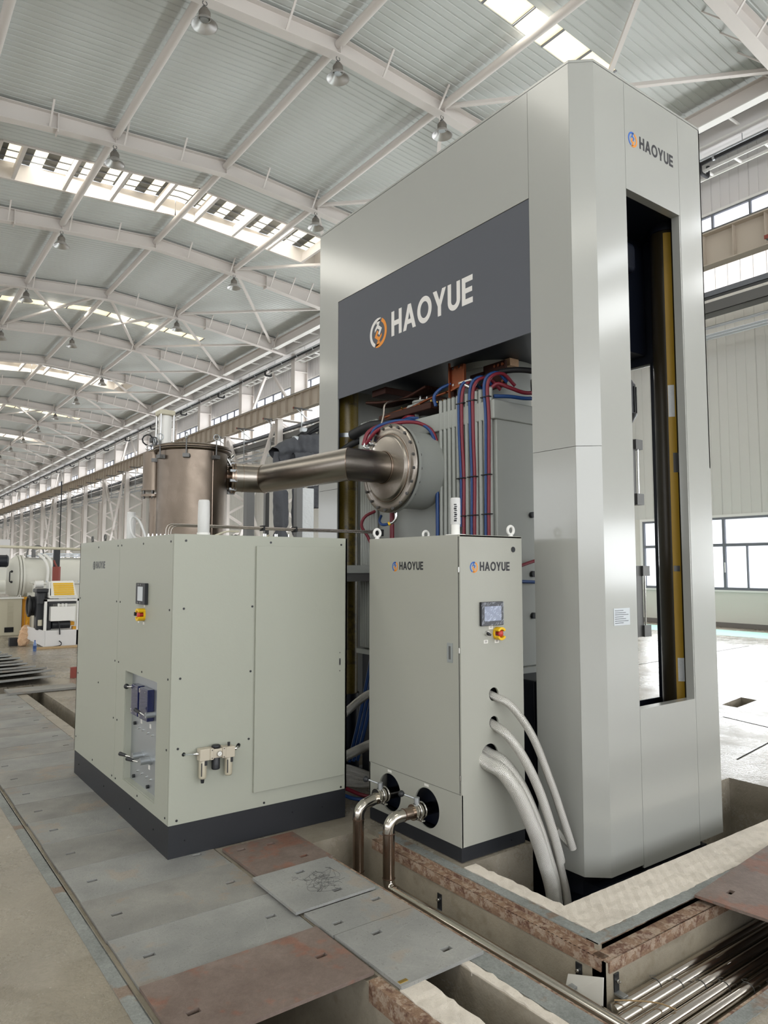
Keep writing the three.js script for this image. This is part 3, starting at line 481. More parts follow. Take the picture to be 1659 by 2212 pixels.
// ---------------------------------------------------------------- the hall: right wall, columns, crane girder, services
{
  const w = struct('wall_right');
  const ribbed = (z0, z1, y0, y1, n, dep) => {                   // one wall panel with shallow grooves and a proud lap
    const len = z1 - z0, st = len / n, pts = [[0, 0]]; for (let i = 0; i < n; i++) { const a = i * st; pts.push([a + 0.01, 0], [a + 0.012, dep], [a + st - 0.014, dep], [a + st - 0.012, 0]); }
    pts.push([len, 0], [len, -0.16], [0, -0.16]);
    const g = new THREE.ExtrudeGeometry(new THREE.Shape(pts.map((p) => new THREE.Vector2(...p))), { depth: y1 - y0, bevelEnabled: false });
    g.applyMatrix4(new THREE.Matrix4().makeBasis(V(0, 0, 1), V(-1, 0, 0), V(0, 1, 0)).setPosition(XR, y0, z0));
    const p = g.attributes.position; for (let i = 0; i < p.count; i += 3) { const x = p.getX(i), y = p.getY(i), z = p.getZ(i); p.setXYZ(i, p.getX(i + 2), p.getY(i + 2), p.getZ(i + 2)); p.setXYZ(i + 2, x, y, z); } g.computeVertexNormals(); return flat(g);
  };
  const first = [];
  for (let k = K0; k < K1; k++) {
    const z0 = FZ(k + 1), zc = z0 + BAY / 2, pw = BAY / 6;
    if (!first.length) {
      for (let i = 0; i < 6; i++) { first.push(part(w, 'wall_panel', M.wall, ribbed(z0 + i * pw + 0.002, z0 + (i + 1) * pw - 0.002, 3.1, 9.3, 4, 0.008))); first.push(part(w, 'wall_panel', M.wallGrey, ribbed(z0 + i * pw + 0.002, z0 + (i + 1) * pw - 0.002, 11.82, 13.7, 4, 0.012))); }
      first.push(part(w, 'dado', M.dado, box(XR, XR + 0.2, 0, 0.98, z0, z0 + BAY)), part(w, 'window_pier', M.dado, box(XR, XR + 0.2, 0.98, 3.1, zc + 2.58, zc + BAY / 2)), part(w, 'window_pier', M.dado, box(XR, XR + 0.2, 0.98, 3.1, zc - BAY / 2, zc - 2.58)));
      first.push(part(w, 'window_surround', M.white, [box(XR - 0.03, XR + 0.2, 3.03, 3.1, zc - 2.62, zc + 2.62), box(XR - 0.06, XR + 0.2, 0.97, 1.02, zc - 2.64, zc + 2.64), box(XR - 0.03, XR + 0.2, 1.02, 3.03, zc - 2.62, zc - 2.54), box(XR - 0.03, XR + 0.2, 1.02, 3.03, zc + 2.54, zc + 2.62)]));
      first.push(part(w, 'girt', M.wall, box(XR - 0.04, XR + 0.16, 10.42, 11.3, z0, z0 + BAY)), part(w, 'clerestory_head', M.white, box(XR - 0.06, XR + 0.16, 11.76, 11.82, z0, z0 + BAY)));
      first.push(part(w, 'skirting', M.skirt, box(XR - 0.02, XR, 0, 0.13, z0, z0 + BAY)));
    } else for (const m of first.slice()) { if (m.userData.src) continue; const c = m.clone(); c.position.z += z0 - FZ(K0 + 1); w.add(c); }
  }
  // windows: low ones with dark frames, the translucent band, the clerestory
  let lowW, bandW, clW;
  for (let k = K0, n = 1; k < K1; k++) {
    const z0 = FZ(k + 1), zc = z0 + BAY / 2;
    if (!lowW) {
      lowW = struct('window_1'); lowW.position.set(XR, 0, zc); lowW.at0 = [XR, 0, zc];
      part(lowW, 'window_frame', M.alu, [box(XR - 0.02, XR + 0.06, 1.02, 1.09, zc - 2.54, zc + 2.54), box(XR - 0.02, XR + 0.06, 2.97, 3.03, zc - 2.54, zc + 2.54), box(XR - 0.02, XR + 0.06, 2.22, 2.30, zc - 2.54, zc + 2.54), ...[-2.52, -1.26, 0, 1.26, 2.52].map((d) => box(XR - 0.02, XR + 0.06, 1.02, 3.03, zc + d - 0.035, zc + d + 0.035))]);
      part(lowW, 'sash_bar', M.alu, [-1.89, -0.63, 0.63, 1.89].map((d) => box(XR - 0.01, XR + 0.05, 1.09, 2.22, zc + d - 0.018, zc + d + 0.018)));
      for (let i = 0; i < 4; i++) part(lowW, 'window_pane', M.paneLow, [box(XR + 0.08, XR + 0.1, 1.05, 2.24, zc - 2.5 + i * 1.25, zc - 1.28 + i * 1.25), box(XR + 0.08, XR + 0.1, 2.27, 3.0, zc - 2.5 + i * 1.25, zc - 1.28 + i * 1.25)]);
      for (const d of [-1.26, 0.02]) part(lowW, 'window_handle', M.white, rbox(XR - 0.05, XR - 0.02, 1.5, 1.78, zc + d - 0.012, zc + d + 0.012, 0.005));
      bandW = struct('window_50'); bandW.position.set(XR, 0, zc); bandW.at0 = [XR, 0, zc];
      for (let i = 0; i < 6; i++) { part(bandW, 'window_pane', M.paneBand, box(XR + 0.06, XR + 0.08, 9.3, 10.42, z0 + i * BAY / 6, z0 + (i + 1) * BAY / 6)); part(bandW, 'seam', M.wallGrey, [0, 0.36, 0.72].map((d) => box(XR + 0.04, XR + 0.058, 9.3, 10.42, z0 + i * BAY / 6 + d - 0.006, z0 + i * BAY / 6 + d + 0.006))); }
      clW = struct('window_80'); clW.position.set(XR, 0, zc); clW.at0 = [XR, 0, zc];
      for (let i = 0; i < 6; i++) { part(clW, 'window_pane', M.paneLow, box(XR + 0.08, XR + 0.1, 11.3, 11.76, z0 + i * BAY / 6, z0 + (i + 1) * BAY / 6)); part(clW, 'mullion', M.alu, box(XR - 0.02, XR + 0.06, 11.3, 11.76, z0 + i * BAY / 6 - 0.025, z0 + i * BAY / 6 + 0.025)); }
      part(clW, 'window_frame', M.alu, [box(XR - 0.02, XR + 0.06, 11.72, 11.77, z0, z0 + BAY)]);
    } else for (const [o, b] of [[lowW, 1], [bandW, 50], [clW, 80]]) { const c = o.clone(); c.name = `window_${b + n - 1}`; c.position.z = zc; c.userData = { kind: 'structure' }; scene.add(c); }
    n++;
  }
}
// columns: laced below, solid above the crane girder
{
  let c0;
  for (let k = K0; k <= K1; k++) {
    const z = FZ(k), lab = k >= 0 ? `white steel wall column with laced lower part, ${ORD[k]} one ahead of the camera` : `white steel wall column with laced lower part, ${ORD[-k - 1]} one behind the camera`;
    if (c0) { copy(c0, [0, 0, z - FZ(K0)], lab); continue; }
    const t = c0 = thing('hall_column', lab, 'column', [18.3, 0, z], 'laced wall columns');
    for (const x of [17.55, 18.95]) part(t, 'chord', M.steelWhite, [box(x - 0.15, x + 0.15, 0, 9.3, z - 0.17, z - 0.15), box(x - 0.15, x + 0.15, 0, 9.3, z + 0.15, z + 0.17), box(x - 0.008, x + 0.008, 0, 9.3, z - 0.16, z + 0.16)]);
    for (const s of [-1, 1]) for (let i = 0; i < 6; i++) { const y = 0.3 + i * 1.48; part(t, 'lacing_bar', M.steelWhite, [bar([17.6, y, z + s * 0.14], [18.9, y + 0.74, z + s * 0.14], 0.02, 0.09), bar([18.9, y + 0.74, z + s * 0.14], [17.6, y + 1.48, z + s * 0.14], 0.02, 0.09)]); }
    part(t, 'cap_plate', M.steelWhite, box(17.3, 19.2, 9.3, 9.34, z - 0.22, z + 0.22));
    part(t, 'upper_column', M.steelWhite, [box(18.35, 19.15, 9.34, 13.3, z - 0.01, z + 0.01), box(18.35, 18.37, 9.34, 13.3, z - 0.2, z + 0.2), box(19.13, 19.15, 9.34, 13.3, z - 0.2, z + 0.2)]);
    for (const y of [10.9, 12.0]) part(t, 'bracket', M.steelWhite, box(18.37, 19.13, y, y + 0.03, z - 0.19, z + 0.19));
  }
}
{
  let g0;
  for (let k = -2; k < K1; k++) {
    const z0 = FZ(k + 1), z1 = FZ(k), lab = `beige ribbed crane girder span in the ${ORD[k + 2]} bay along the right wall`;
    if (g0) { copy(g0, [0, 0, z0 - FZ(-1)], lab); continue; }
    const x = 17.6, t = g0 = thing('crane_girder', lab, 'girder', [x, 9.4, z0], 'crane girder spans');
    part(t, 'web', M.girder, box(x - 0.01, x + 0.01, 9.46, 10.26, z0 + 0.01, z1 - 0.01)); part(t, 'bottom_flange', M.girder, box(x - 0.16, x + 0.16, 9.43, 9.46, z0 + 0.01, z1 - 0.01)); part(t, 'top_flange', M.girder, box(x - 0.2, x + 0.2, 10.26, 10.29, z0 + 0.01, z1 - 0.01));
    for (let i = 0; i < 9; i++) part(t, 'stiffener_rib', M.girder, box(x - 0.15, x - 0.01, 9.46, 10.26, z0 + 0.06 + i * 0.79, z0 + 0.075 + i * 0.79));
    part(t, 'crane_rail', M.dullSteel, [box(x - 0.05, x + 0.05, 10.29, 10.32, z0 + 0.005, z1 - 0.005), box(x - 0.025, x + 0.025, 10.32, 10.42, z0 + 0.005, z1 - 0.005)]);
  }
  // inclined column bracing in the braced bays
  for (const k of [4, 8, 12, 16, 20]) {
    const zm = (FZ(k) + FZ(k + 1)) / 2, a = FZ(k) - 0.2, b = FZ(k + 1) + 0.2, n = ORD[k + 1], t = thing('wall_brace', `inverted V of white bracing above the crane girder in the ${n} bay`, 'brace', [18.6, 10.4, zm]);
    part(t, 'diagonal', M.steelWhite, bar([18.6, 12.9, zm + 0.1], [18.6, 10.4, a - 0.5], 0.13, 0.13)); part(t, 'diagonal', M.steelWhite, bar([18.6, 12.9, zm - 0.1], [18.6, 10.4, b + 0.5], 0.13, 0.13));
    const u = thing('wall_brace', `tall crossed white bracing below the crane girder in the ${n} bay`, 'brace', [17.6, 0, zm]);
    part(u, 'diagonal', M.steelWhite, bar([17.6, 0.3, a], [17.6, 9.1, b], 0.16, 0.16)); part(u, 'diagonal', M.steelWhite, bar([17.4, 0.3, b], [17.4, 9.1, a], 0.16, 0.16));
  }
  // eave beam, gutter, black drain pipe with its loops, ladder tray
  let e0, d0, l0, gu0;
  for (let k = -2; k < K1; k++) {
    const z0 = FZ(k + 1), z1 = FZ(k), zc = (z0 + z1) / 2, n = ORD[k + 2], dz = z0 - FZ(-1);
    const lb = [`white eave beam in the ${n} bay below the edge of the roof`, `black drain pipe with a bent loop along the eave, ${n} bay`, `white ladder tray under the black drain pipe, ${n} bay`, `folded grey gutter at the right eave, ${n} bay`];
    if (e0) { [e0, d0, l0, gu0].forEach((o, i) => copy(o, [0, 0, dz], lb[i])); continue; }
    e0 = thing('eave_beam', lb[0], 'beam', [17.2, 13.1, z0], 'eave beams');
    part(e0, 'web', M.steelWhite, box(17.19, 17.21, 12.98, 13.4, z0 + 0.16, z1 - 0.16)); part(e0, 'bottom_flange', M.white, box(17.07, 17.33, 12.96, 12.985, z0 + 0.16, z1 - 0.16)); part(e0, 'top_flange', M.steelWhite, box(17.07, 17.33, 13.4, 13.42, z0 + 0.16, z1 - 0.16));
    d0 = thing('drain_pipe', lb[1], 'pipe', [18.15, 12.55, z0], 'eave drain pipes');
    part(d0, 'pipe', M.rubber, cyl([18.15, 12.62, z0 + 0.001], [18.15, 12.62, z1 - 0.001], 0.055, 0.055, 14)); part(d0, 'loop', M.rubber, tube(bent([[18.15, 12.62, zc + 0.4], [18.15, 12.38, zc + 0.4], [18.55, 12.38, zc + 0.4], [18.55, 12.7, zc + 0.4]], 0.09), 0.05, 10));
    for (let i = 0; i < 4; i++) part(d0, 'clip', M.zinc, cyl([18.15, 12.62, z0 + 0.8 + i * 1.6], [18.15, 12.62, z0 + 0.86 + i * 1.6], 0.066, 0.066, 14)); part(d0, 'strut_rail', M.zinc, box(18.13, 18.17, 12.7, 12.74, z0, z1)); part(d0, 'hanger', M.zinc, [0, 1].map((i) => cyl([18.15, 12.72, z0 + 1.6 + i * 3.2], [18.15, 12.925, z0 + 1.6 + i * 3.2], 0.012)));
    l0 = thing('ladder_tray', lb[2], 'cable tray', [18.6, 12.5, z0], 'eave ladder trays');
    for (const x of [18.42, 18.82]) part(l0, 'rail', M.white, box(x - 0.015, x + 0.015, 12.5, 12.58, z0, z1)); for (let i = 0; i < 8; i++) part(l0, 'rung', M.white, box(18.42, 18.82, 12.52, 12.56, z0 + 0.4 + i * 0.8, z0 + 0.46 + i * 0.8));
    gu0 = thing('gutter', lb[3], 'gutter', [18.6, 13.1, z0], 'eave gutters');
    part(gu0, 'trough', M.wallGrey, [box(17.95, 17.97, 12.95, 13.35, z0, z1), box(17.95, 18.6, 12.93, 12.95, z0, z1), box(18.58, 18.6, 12.95, 13.35, z0, z1)]); part(gu0, 'lip', M.white, box(17.93, 17.99, 12.92, 12.96, z0, z1)); part(gu0, 'bracket', M.white, [1, 2, 3].map((i) => box(17.3, 18.3, 13.05, 13.1, z0 + i * 1.6, z0 + i * 1.6 + 0.05)));
  }
  // services along the wall under the crane girder
  const zA = FZ(-2), zZ = FZ(21);
  const tray = (name, lab, y0, y1, x0, x1, mat) => { const t = thing(name, lab, 'cable tray', [(x0 + x1) / 2, y0, (zA + zZ) / 2]); part(t, 'base', mat, box(x0, x1, y0, y0 + 0.012, zZ, zA)); part(t, 'side_flange', mat, box(x0, x0 + 0.012, y0, y1, zZ, zA)); part(t, 'side_flange', mat, box(x1 - 0.012, x1, y0, y1, zZ, zA)); return t; };
  const a = tray('cable_tray', 'slim dark cable tray, upper of the two along the right wall', 8.75, 8.9, 17.85, 18.05, M.alu); part(a, 'cable', M.rubber, cyl([17.95, 8.82, zZ], [17.95, 8.82, zA], 0.05));
  tray('cable_tray', 'wide dark cable tray, lower of the two along the right wall', 8.28, 8.56, 17.75, 18.15, M.dullSteel);
  [[7.92, 17.85, 'upper of the three silver conduits'], [7.74, 17.95, 'middle of the three silver conduits'], [7.62, 17.8, 'lowest of the three silver conduits']].forEach(([y, x, s]) => single('conduit_pipe', `thin galvanised pipe along the right wall, ${s}`, 'pipe', M.zinc, cyl([x, y, zZ], [x, y, zA], 0.04, 0.04, 12), [x, y, (zA + zZ) / 2]));
  let s0; for (let i = 0; i < 44; i++) {
    const z = FZ(-1) - 0.6 - i * 3.23, lab = `galvanised strut support hanging below the crane girder, ${i < 30 ? ORD[i] : i < 39 ? 'thirty-' + ORD[i - 30] : i === 39 ? 'fortieth' : 'forty-' + ORD[i - 40]} from the near end`;
    if (s0) { copy(s0, [0, 0, -i * 3.23], lab); continue; }
    const t = s0 = thing('pipe_support', lab, 'bracket', [17.9, 7.55, z], 'strut supports');
    part(t, 'hanger', M.zinc, box(17.38, 17.42, 7.5, 9.5, z - 0.022, z + 0.022)); part(t, 'cantilever', M.zinc, [8.24, 8.71, 7.86, 7.56].map((y) => box(17.38, 18.4, y - 0.025, y + 0.015, z - 0.022, z + 0.022)));
    part(t, 'top_arm', M.dullSteel, box(16.95, 18.0, 9.36, 9.43, z - 0.04, z + 0.04)); part(t, 'end_cap', M.redOxide, box(16.93, 16.95, 9.35, 9.44, z - 0.045, z + 0.045)); part(t, 'diagonal', M.zinc, bar([17.1, 9.34, z + 0.05], [17.75, 8.9, z + 0.05], 0.04, 0.04));
  }
}
// ---------------------------------------------------------------- lettering and emblem, as thin raised print
function flatShape(shapes, at, right, up, s, sx, lift) {
  const n = V(...right).cross(V(...up)), m = new THREE.Matrix4().makeBasis(V(...right).multiplyScalar(s * sx), V(...up).multiplyScalar(s), n).setPosition(V(...at).addScaledVector(n, lift));
  return shapes.map((sh) => flat(new THREE.ExtrudeGeometry(sh, { depth: 0.0008, bevelEnabled: false, curveSegments: 20 }).applyMatrix4(m)));
}
const poly = (pts, dx = 0) => new THREE.Shape(pts.map(([x, y]) => new THREE.Vector2(x + dx, y)));
function letterShapes() {
  const L = []; let x = 0; const R = (a, b, c, d) => L.push(poly(rect(a, b, c, d), x)), s = 0.2;
  R(0, s, 0, 1); R(0.52, 0.72, 0, 1); R(s, 0.52, 0.4, 0.6); x += 0.82;
  const a = poly([[0, 0], [0.21, 0], [0.285, 0.22], [0.575, 0.22], [0.65, 0], [0.86, 0], [0.53, 1], [0.33, 1]], x); a.holes.push(new THREE.Path([[0.345, 0.4], [0.43, 0.68], [0.515, 0.4]].map(([p, q]) => new THREE.Vector2(p + x, q)))); L.push(a); x += 0.96;
  const o = new THREE.Shape(); o.absellipse(x + 0.46, 0.5, 0.46, 0.52, 0, Math.PI * 2, false); const oh = new THREE.Path(); oh.absellipse(x + 0.46, 0.5, 0.26, 0.32, 0, Math.PI * 2, true); o.holes.push(oh); L.push(o); x += 1.0;
  L.push(poly([[0.3, 0], [0.5, 0], [0.5, 0.38], [0.8, 1], [0.57, 1], [0.4, 0.6], [0.23, 1], [0, 1], [0.3, 0.38]], x)); x += 0.9;
  const u = [[0, 1], [0, 0.34]]; for (let i = 0; i <= 14; i++) { const t = Math.PI + Math.PI * i / 14; u.push([0.36 + 0.36 * Math.cos(t), 0.34 + 0.36 * Math.sin(t)]); } u.push([0.72, 1], [0.52, 1]); for (let i = 0; i <= 14; i++) { const t = -Math.PI * i / 14; u.push([0.36 + 0.16 * Math.cos(t), 0.34 + 0.16 * Math.sin(t)]); } u.push([0.2, 1]); L.push(poly(u, x)); x += 0.82;
  R(0, s, 0, 1); R(s, 0.6, 0, s); R(s, 0.6, 0.8, 1); R(s, 0.57, 0.41, 0.59); return L;
}
function emblemHalf(turn) {
  const c = Math.cos(turn), s = Math.sin(turn), r = (pts) => poly(pts.map(([x, y]) => [x * c - y * s, x * s + y * c])), ring = [];
  for (let i = 0; i <= 24; i++) { const t = (72 + 172 * i / 24) * Math.PI / 180; ring.push([Math.cos(t), Math.sin(t)]); } for (let i = 24; i >= 0; i--) { const t = (76 + 168 * i / 24) * Math.PI / 180; ring.push([0.76 * Math.cos(t), 0.76 * Math.sin(t)]); }
  return [r(ring), r([[0.30, 0.92], [0.04, 0.5], [0.42, 0.24], [0.14, -0.2], [-0.02, -0.06], [0.14, 0.17], [-0.12, 0.32], [-0.42, 0.1], [-0.4, 0.28], [-0.08, 0.62], [-0.25, 0.6], [-0.12, 0.8]])];
}
function logo(t, at, right, cap, letters, a, b, label) {         // at: foot of the H
  const up = [0, 1, 0], R = V(...right);
  part(t, 'lettering', letters, flatShape(letterShapes(), at, right, up, cap, 0.92, 0.0004), label);
  const c = V(...at).addScaledVector(R, -0.9 * cap).add(V(0, 0.4 * cap, 0)).toArray();
  part(t, 'emblem', a, flatShape(emblemHalf(0), c, right, up, 0.62 * cap, 0.95, 0.0004)); part(t, 'emblem', b, flatShape(emblemHalf(Math.PI), c, right, up, 0.62 * cap, 0.95, 0.0008));
}
// ---------------------------------------------------------------- the portal press
const PX0 = 3.5115, PX1 = 4.855, PZ0 = -2.70, PZ1 = -5.80, PB = -0.15, PT = 4.845;
{
  const t = thing('hydraulic_press', 'tall light grey portal press with a dark sign panel, standing in the floor pit', 'press', [4.18, PB, -4.25]);
  const T = 0.012, sk = (n, m, g, l) => part(t, n, m, g, l);
  const zy = (z0, z1, y0, y1, holes) => sheet(rect(z0, z1, y0, y1), holes, -T, 'zy', PX0);       // skin on the -x side, its face at PX0
  const g = 0.0015;
  // left side as seen: near column, panel above the opening, far column
  sk('side_panel', M.press, zy(-3.147 + g, -2.803, 2.385 + g, PT)); sk('side_panel', M.press, zy(-3.147 + g, -2.803, PB, 2.385 - g));
  sk('upper_panel', M.press, sheet([[-5.80, 2.36], [-5.49, 2.36], [-5.49, 4.10], [-3.147 - g, 4.10], [-3.147 - g, PT], [-5.80, PT]], [], -T, 'zy', PX0)); sk('side_panel', M.press, zy(-5.80, -5.49, PB, 2.357));
  sk('sign_panel', M.sign, sheet(rect(-5.487, -3.15, 3.187, 4.097), [], -T, 'zy', PX0 + 0.004), 'dark grey sign panel with white lettering');
  logo(t, [PX0 + 0.004, 3.558, -4.671], [0, 0, 1], 0.208, M.logoWhite, M.logoWhite, M.logoOrange, 'large white lettering');
  // chamfered corner
  const ch = (y0, y1) => quad([PX0, y0, -2.8015], [3.629, y0, PZ0], [3.629, y1, PZ0], [PX0, y1, -2.8015], -T);
  sk('corner_panel', M.press, ch(PB, 2.3835)); sk('corner_panel', M.press, ch(2.3865, PT));
  // front
  const xy = (x0, x1, y0, y1) => sheet(rect(x0, x1, y0, y1), [], -T, 'xy', PZ0);
  sk('front_panel', M.press, xy(3.629, 3.9455 - g, PB, PT)); sk('front_panel', M.press, xy(3.9455 + g, 4.571 - g, 4.112, PT)); sk('front_panel', M.press, xy(3.9455 + g, 4.571 - g, PB - 0.02, 0.775)); sk('front_panel', M.press, xy(4.571 + g, PX1, PB, PT));
  sk('window_reveal', M.press, [box(4.56, 4.571, 0.775, 4.112, PZ0 - 0.06, PZ0 - 0.002), box(3.9455, 3.952, 0.775, 4.112, PZ0 - 0.06, PZ0 - 0.012), box(3.952, 4.56, 4.112, 4.122, PZ0 - 0.06, PZ0 - 0.012), box(3.952, 4.56, 0.765, 0.775, PZ0 - 0.06, PZ0 - 0.012)]);
  logo(t, [4.107, 4.44, PZ0], [1, 0, 0], 0.084, M.ink, M.logoBlue, M.logoOrange, 'small black lettering');
  const pl = sk('rating_plate', M.zinc, box(3.705, 3.865, 1.297, 1.40, PZ0, PZ0 + 0.002), 'small metal rating plate');
  part(pl, 'plate_text', M.ink, [1.385, 1.372, 1.36, 1.347, 1.335, 1.322, 1.31].map((y, i) => box(3.715, 3.80 + (i % 3) * 0.025, y, y + 0.003, PZ0 + 0.002, PZ0 + 0.0025)));
  // right and back sides, top
  sk('side_panel', M.press, sheet([[PZ0, PB], [-3.147, PB], [-3.147, 3.187], [-5.49, 3.187], [-5.49, PB], [PZ1, PB], [PZ1, PT], [PZ0, PT]], [], -T, 'zy', PX1 - T));
  sk('back_panel', M.press, sheet(rect(PX0, PX1, PB, PT), [], T, 'xy', PZ1 - T)); sk('top_cover', M.press, sheet([[PX0, 2.8015], [3.629, 2.70], [PX1, 2.70], [PX1, 5.8], [PX0, 5.8]].map(([x, z]) => [x, z]), [], 0.02, 'xz', PT - 0.004));
  // dark structure inside
  sk('column_liner', M.navy, [box(PX0 + 0.02, PX1 - 0.02, PB, 0.7, -3.13, -3.12), box(PX0 + 0.015, PX0 + 0.03, PB, 3.1, -3.13, -2.82), box(4.835, 4.845, PB, 3.2, -3.14, -2.72), box(PX0 + 0.02, 3.93, 0.7, 4.8, -3.13, -3.12)]);
  sk('column_liner', M.navy, [box(PX0 + 0.015, PX0 + 0.03, PB, 4.8, -5.78, -5.50), box(4.835, 4.845, PB, 3.2, -5.78, -5.5)]);
  sk('crosshead', M.navy, rbox(3.56, 4.82, 3.26, 4.8, -5.42, -3.16, 0.01)); sk('crosshead', M.navy, box(3.66, 4.84, 4.15, 4.82, -3.16, -2.73));
  sk('column_liner', M.navy, [box(4.828, 4.84, 3.2, 4.82, -5.48, -2.74)]);
  sk('guide_plate', M.navy, rbox(3.96, 4.5, 3.78, 4.0, -3.17, -3.0, 0.04));
  sk('base_beam', M.navy, rbox(3.66, 4.70, -1.3, 0.9, -5.30, -3.3, 0.01)); sk('base_beam', M.navy, box(3.6, 4.75, -1.3, -0.22, -3.26, -2.76)); sk('base_beam', M.navy, box(3.6, 4.75, -1.3, -0.22, -5.75, -5.34));
  for (const [x, z] of [[4.742, -2.93], [3.70, -2.95], [4.74, -5.62], [3.717, -5.64]]) {
    const near = x > 4 && z > -4, p = sk('pillar', near ? M.pillarDark : M.drum, cyl([x, -0.3, z], [x, 4.1, z], 0.105, 0.105, 40), near ? 'dark round pillar with a painted yellow highlight on its film' : 'round pillar wrapped in olive yellow film'); part(p, 'collar', M.navy, cyl([x, 4.1, z], [x, 4.3, z], 0.118, 0.118, 32)); part(p, 'collar', M.navy, cyl([x, -0.3, z], [x, 0.5, z], 0.12, 0.12, 32));
    if (near) { const w = (a, y0, y1, r, m, n, wd = 0.5) => { const g2 = new THREE.CylinderGeometry(r, r, y1 - y0, 6, 1, true, a, wd); return part(p, n, m, flat(g2.translate(x, (y0 + y1) / 2, z))); }; w(-1.12, 0.55, 4.08, 0.1065, M.filmHighlight, 'yellow_film_highlight'); w(-1.1, 2.72, 2.95, 0.1075, M.foam, 'torn_film_patch', 0.4); w(-1.0, 0.86, 1.02, 0.1075, M.foam, 'torn_film_patch', 0.4); w(-0.9, 2.32, 2.46, 0.1075, M.dullSteel, 'torn_film_patch', 0.35); w(-1.08, 1.62, 1.66, 0.1075, M.dullSteel, 'torn_film_patch', 0.4); }  // yellow strip paints the lit band of the film, turned to the camera
  }
  sk('steel_band', M.zinc, cyl([3.717, 2.86, -5.64], [3.717, 2.90, -5.64], 0.108, 0.108, 32));
}
// ---------------------------------------------------------------- the furnace chamber held in the press
const FC = [4.18, 2.412, -4.42];
{
  const t = thing('vacuum_furnace', 'light grey furnace chamber with a row of vertical water channels inside the press frame', 'furnace', [4.18, 0.9, -4.42]);
  part(t, 'chamber', M.furn, rbox(3.635, 4.72, 0.94, 2.78, -5.25, -3.594, 0.012)); part(t, 'top_band', M.furn, rbox(3.6, 4.74, 2.70, 2.84, -5.27, -3.58, 0.01)); part(t, 'base_flange', M.furn, box(3.6, 4.76, 0.90, 0.94, -5.3, -3.56));
  const ch = (z) => part(t, 'water_channel', M.furn, [cyl([3.615, 0.96, z], [3.615, 2.93, z], 0.017, 0.017, 12), cyl([3.615, 2.93, z], [3.618, 2.937, z], 0.017, 0.008, 12)]);
  for (let i = 0; i < 12; i++) ch(-4.165 + i * 0.0485); for (let i = 0; i < 7; i++) ch(-5.02 - i * 0.036);
  part(t, 'nozzle', M.furn, cyl([3.66, FC[1], FC[2]], [3.335, FC[1], FC[2]], 0.305, 0.305, 48), 'wide short grey nozzle'); part(t, 'nozzle_flange', M.furn, cyl([3.345, FC[1], FC[2]], [3.322, FC[1], FC[2]], 0.345, 0.345, 48));
  for (let i = 0; i < 20; i++) { const a = i / 20 * 6.283 + 0.1, y = FC[1] + 0.325 * Math.cos(a), z = FC[2] + 0.325 * Math.sin(a); part(t, 'flange_bolt', M.dullSteel, [cyl([3.36, y, z], [3.275, y, z], 0.006, 0.006, 6), cyl([3.36, y, z], [3.345, y, z], 0.012, 0.012, 6), cyl([3.29, y, z], [3.278, y, z], 0.012, 0.012, 6)]); }
  // lifting lug and small flanged port on top
  part(t, 'lifting_lug', M.furn, sheet([[-4.70, 2.83], [-4.52, 2.83], [-4.54, 2.95], [-4.58, 2.99], [-4.64, 2.99], [-4.68, 2.95]], [{ x: -4.61, y: 2.93, r: 0.018 }], -0.03, 'zy', 3.66));
  const pt = part(t, 'top_port', M.furn, cyl([3.78, 2.83, -4.58], [3.78, 3.0, -4.58], 0.055, 0.055, 24)); part(pt, 'port_flange', M.furn, [cyl([3.78, 2.99, -4.58], [3.78, 3.005, -4.58], 0.095, 0.095, 24), cyl([3.78, 3.01, -4.58], [3.78, 3.028, -4.58], 0.095, 0.095, 24)]); part(pt, 'gland', M.chrome, [cyl([3.76, 3.028, -4.6], [3.76, 3.08, -4.6], 0.014), cyl([3.80, 3.028, -4.56], [3.80, 3.07, -4.56], 0.014)]);
  for (const y of [1.3, 2.03, 1.6]) part(t, 'blind_plug', M.blackPlastic, cyl([3.98, y, -3.594], [3.98, y, -3.57], 0.022, 0.022, 16));
  for (const [x, y0, y1, z] of [[4.98, 2.15, 2.68, -3.52], [5.0, 1.1, 1.66, -3.5]]) { const h = part(t, 'door_hinge', M.dullSteel, box(x, x + 0.08, y0, y1, z, z + 0.08)); part(h, 'knuckle', M.dullSteel, box(x + 0.06, x + 0.15, y1 - 0.08, y1, z + 0.02, z + 0.1)); part(h, 'knuckle', M.dullSteel, box(x + 0.06, x + 0.15, y0, y0 + 0.09, z + 0.02, z + 0.1)); }
  part(t, 'hinge_pin', M.chrome, [cyl([5.075, 2.2, -3.43], [5.075, 2.66, -3.43], 0.008), cyl([5.09, 1.14, -3.41], [5.09, 1.64, -3.41], 0.008)]);
  part(t, 'side_door', M.furn, rbox(4.72, 5.0, 0.98, 2.78, -5.0, -3.56, 0.01));
}
{
  const t = thing('press_ram', 'grey cylindrical ram coming down from the crosshead above the furnace', 'ram', [4.18, 2.84, -4.2]);
  part(t, 'ram_body', M.furn, cyl([4.18, 2.84, -4.15], [4.18, 3.25, -4.15], 0.30, 0.29, 48)); part(t, 'ram_flange', M.furn, cyl([4.18, 3.21, -4.15], [4.18, 3.26, -4.15], 0.33, 0.33, 48)); part(t, 'clamp_block', M.paper, rbox(4.0, 4.1, 3.2, 3.26, -3.86, -3.80, 0.005));
}
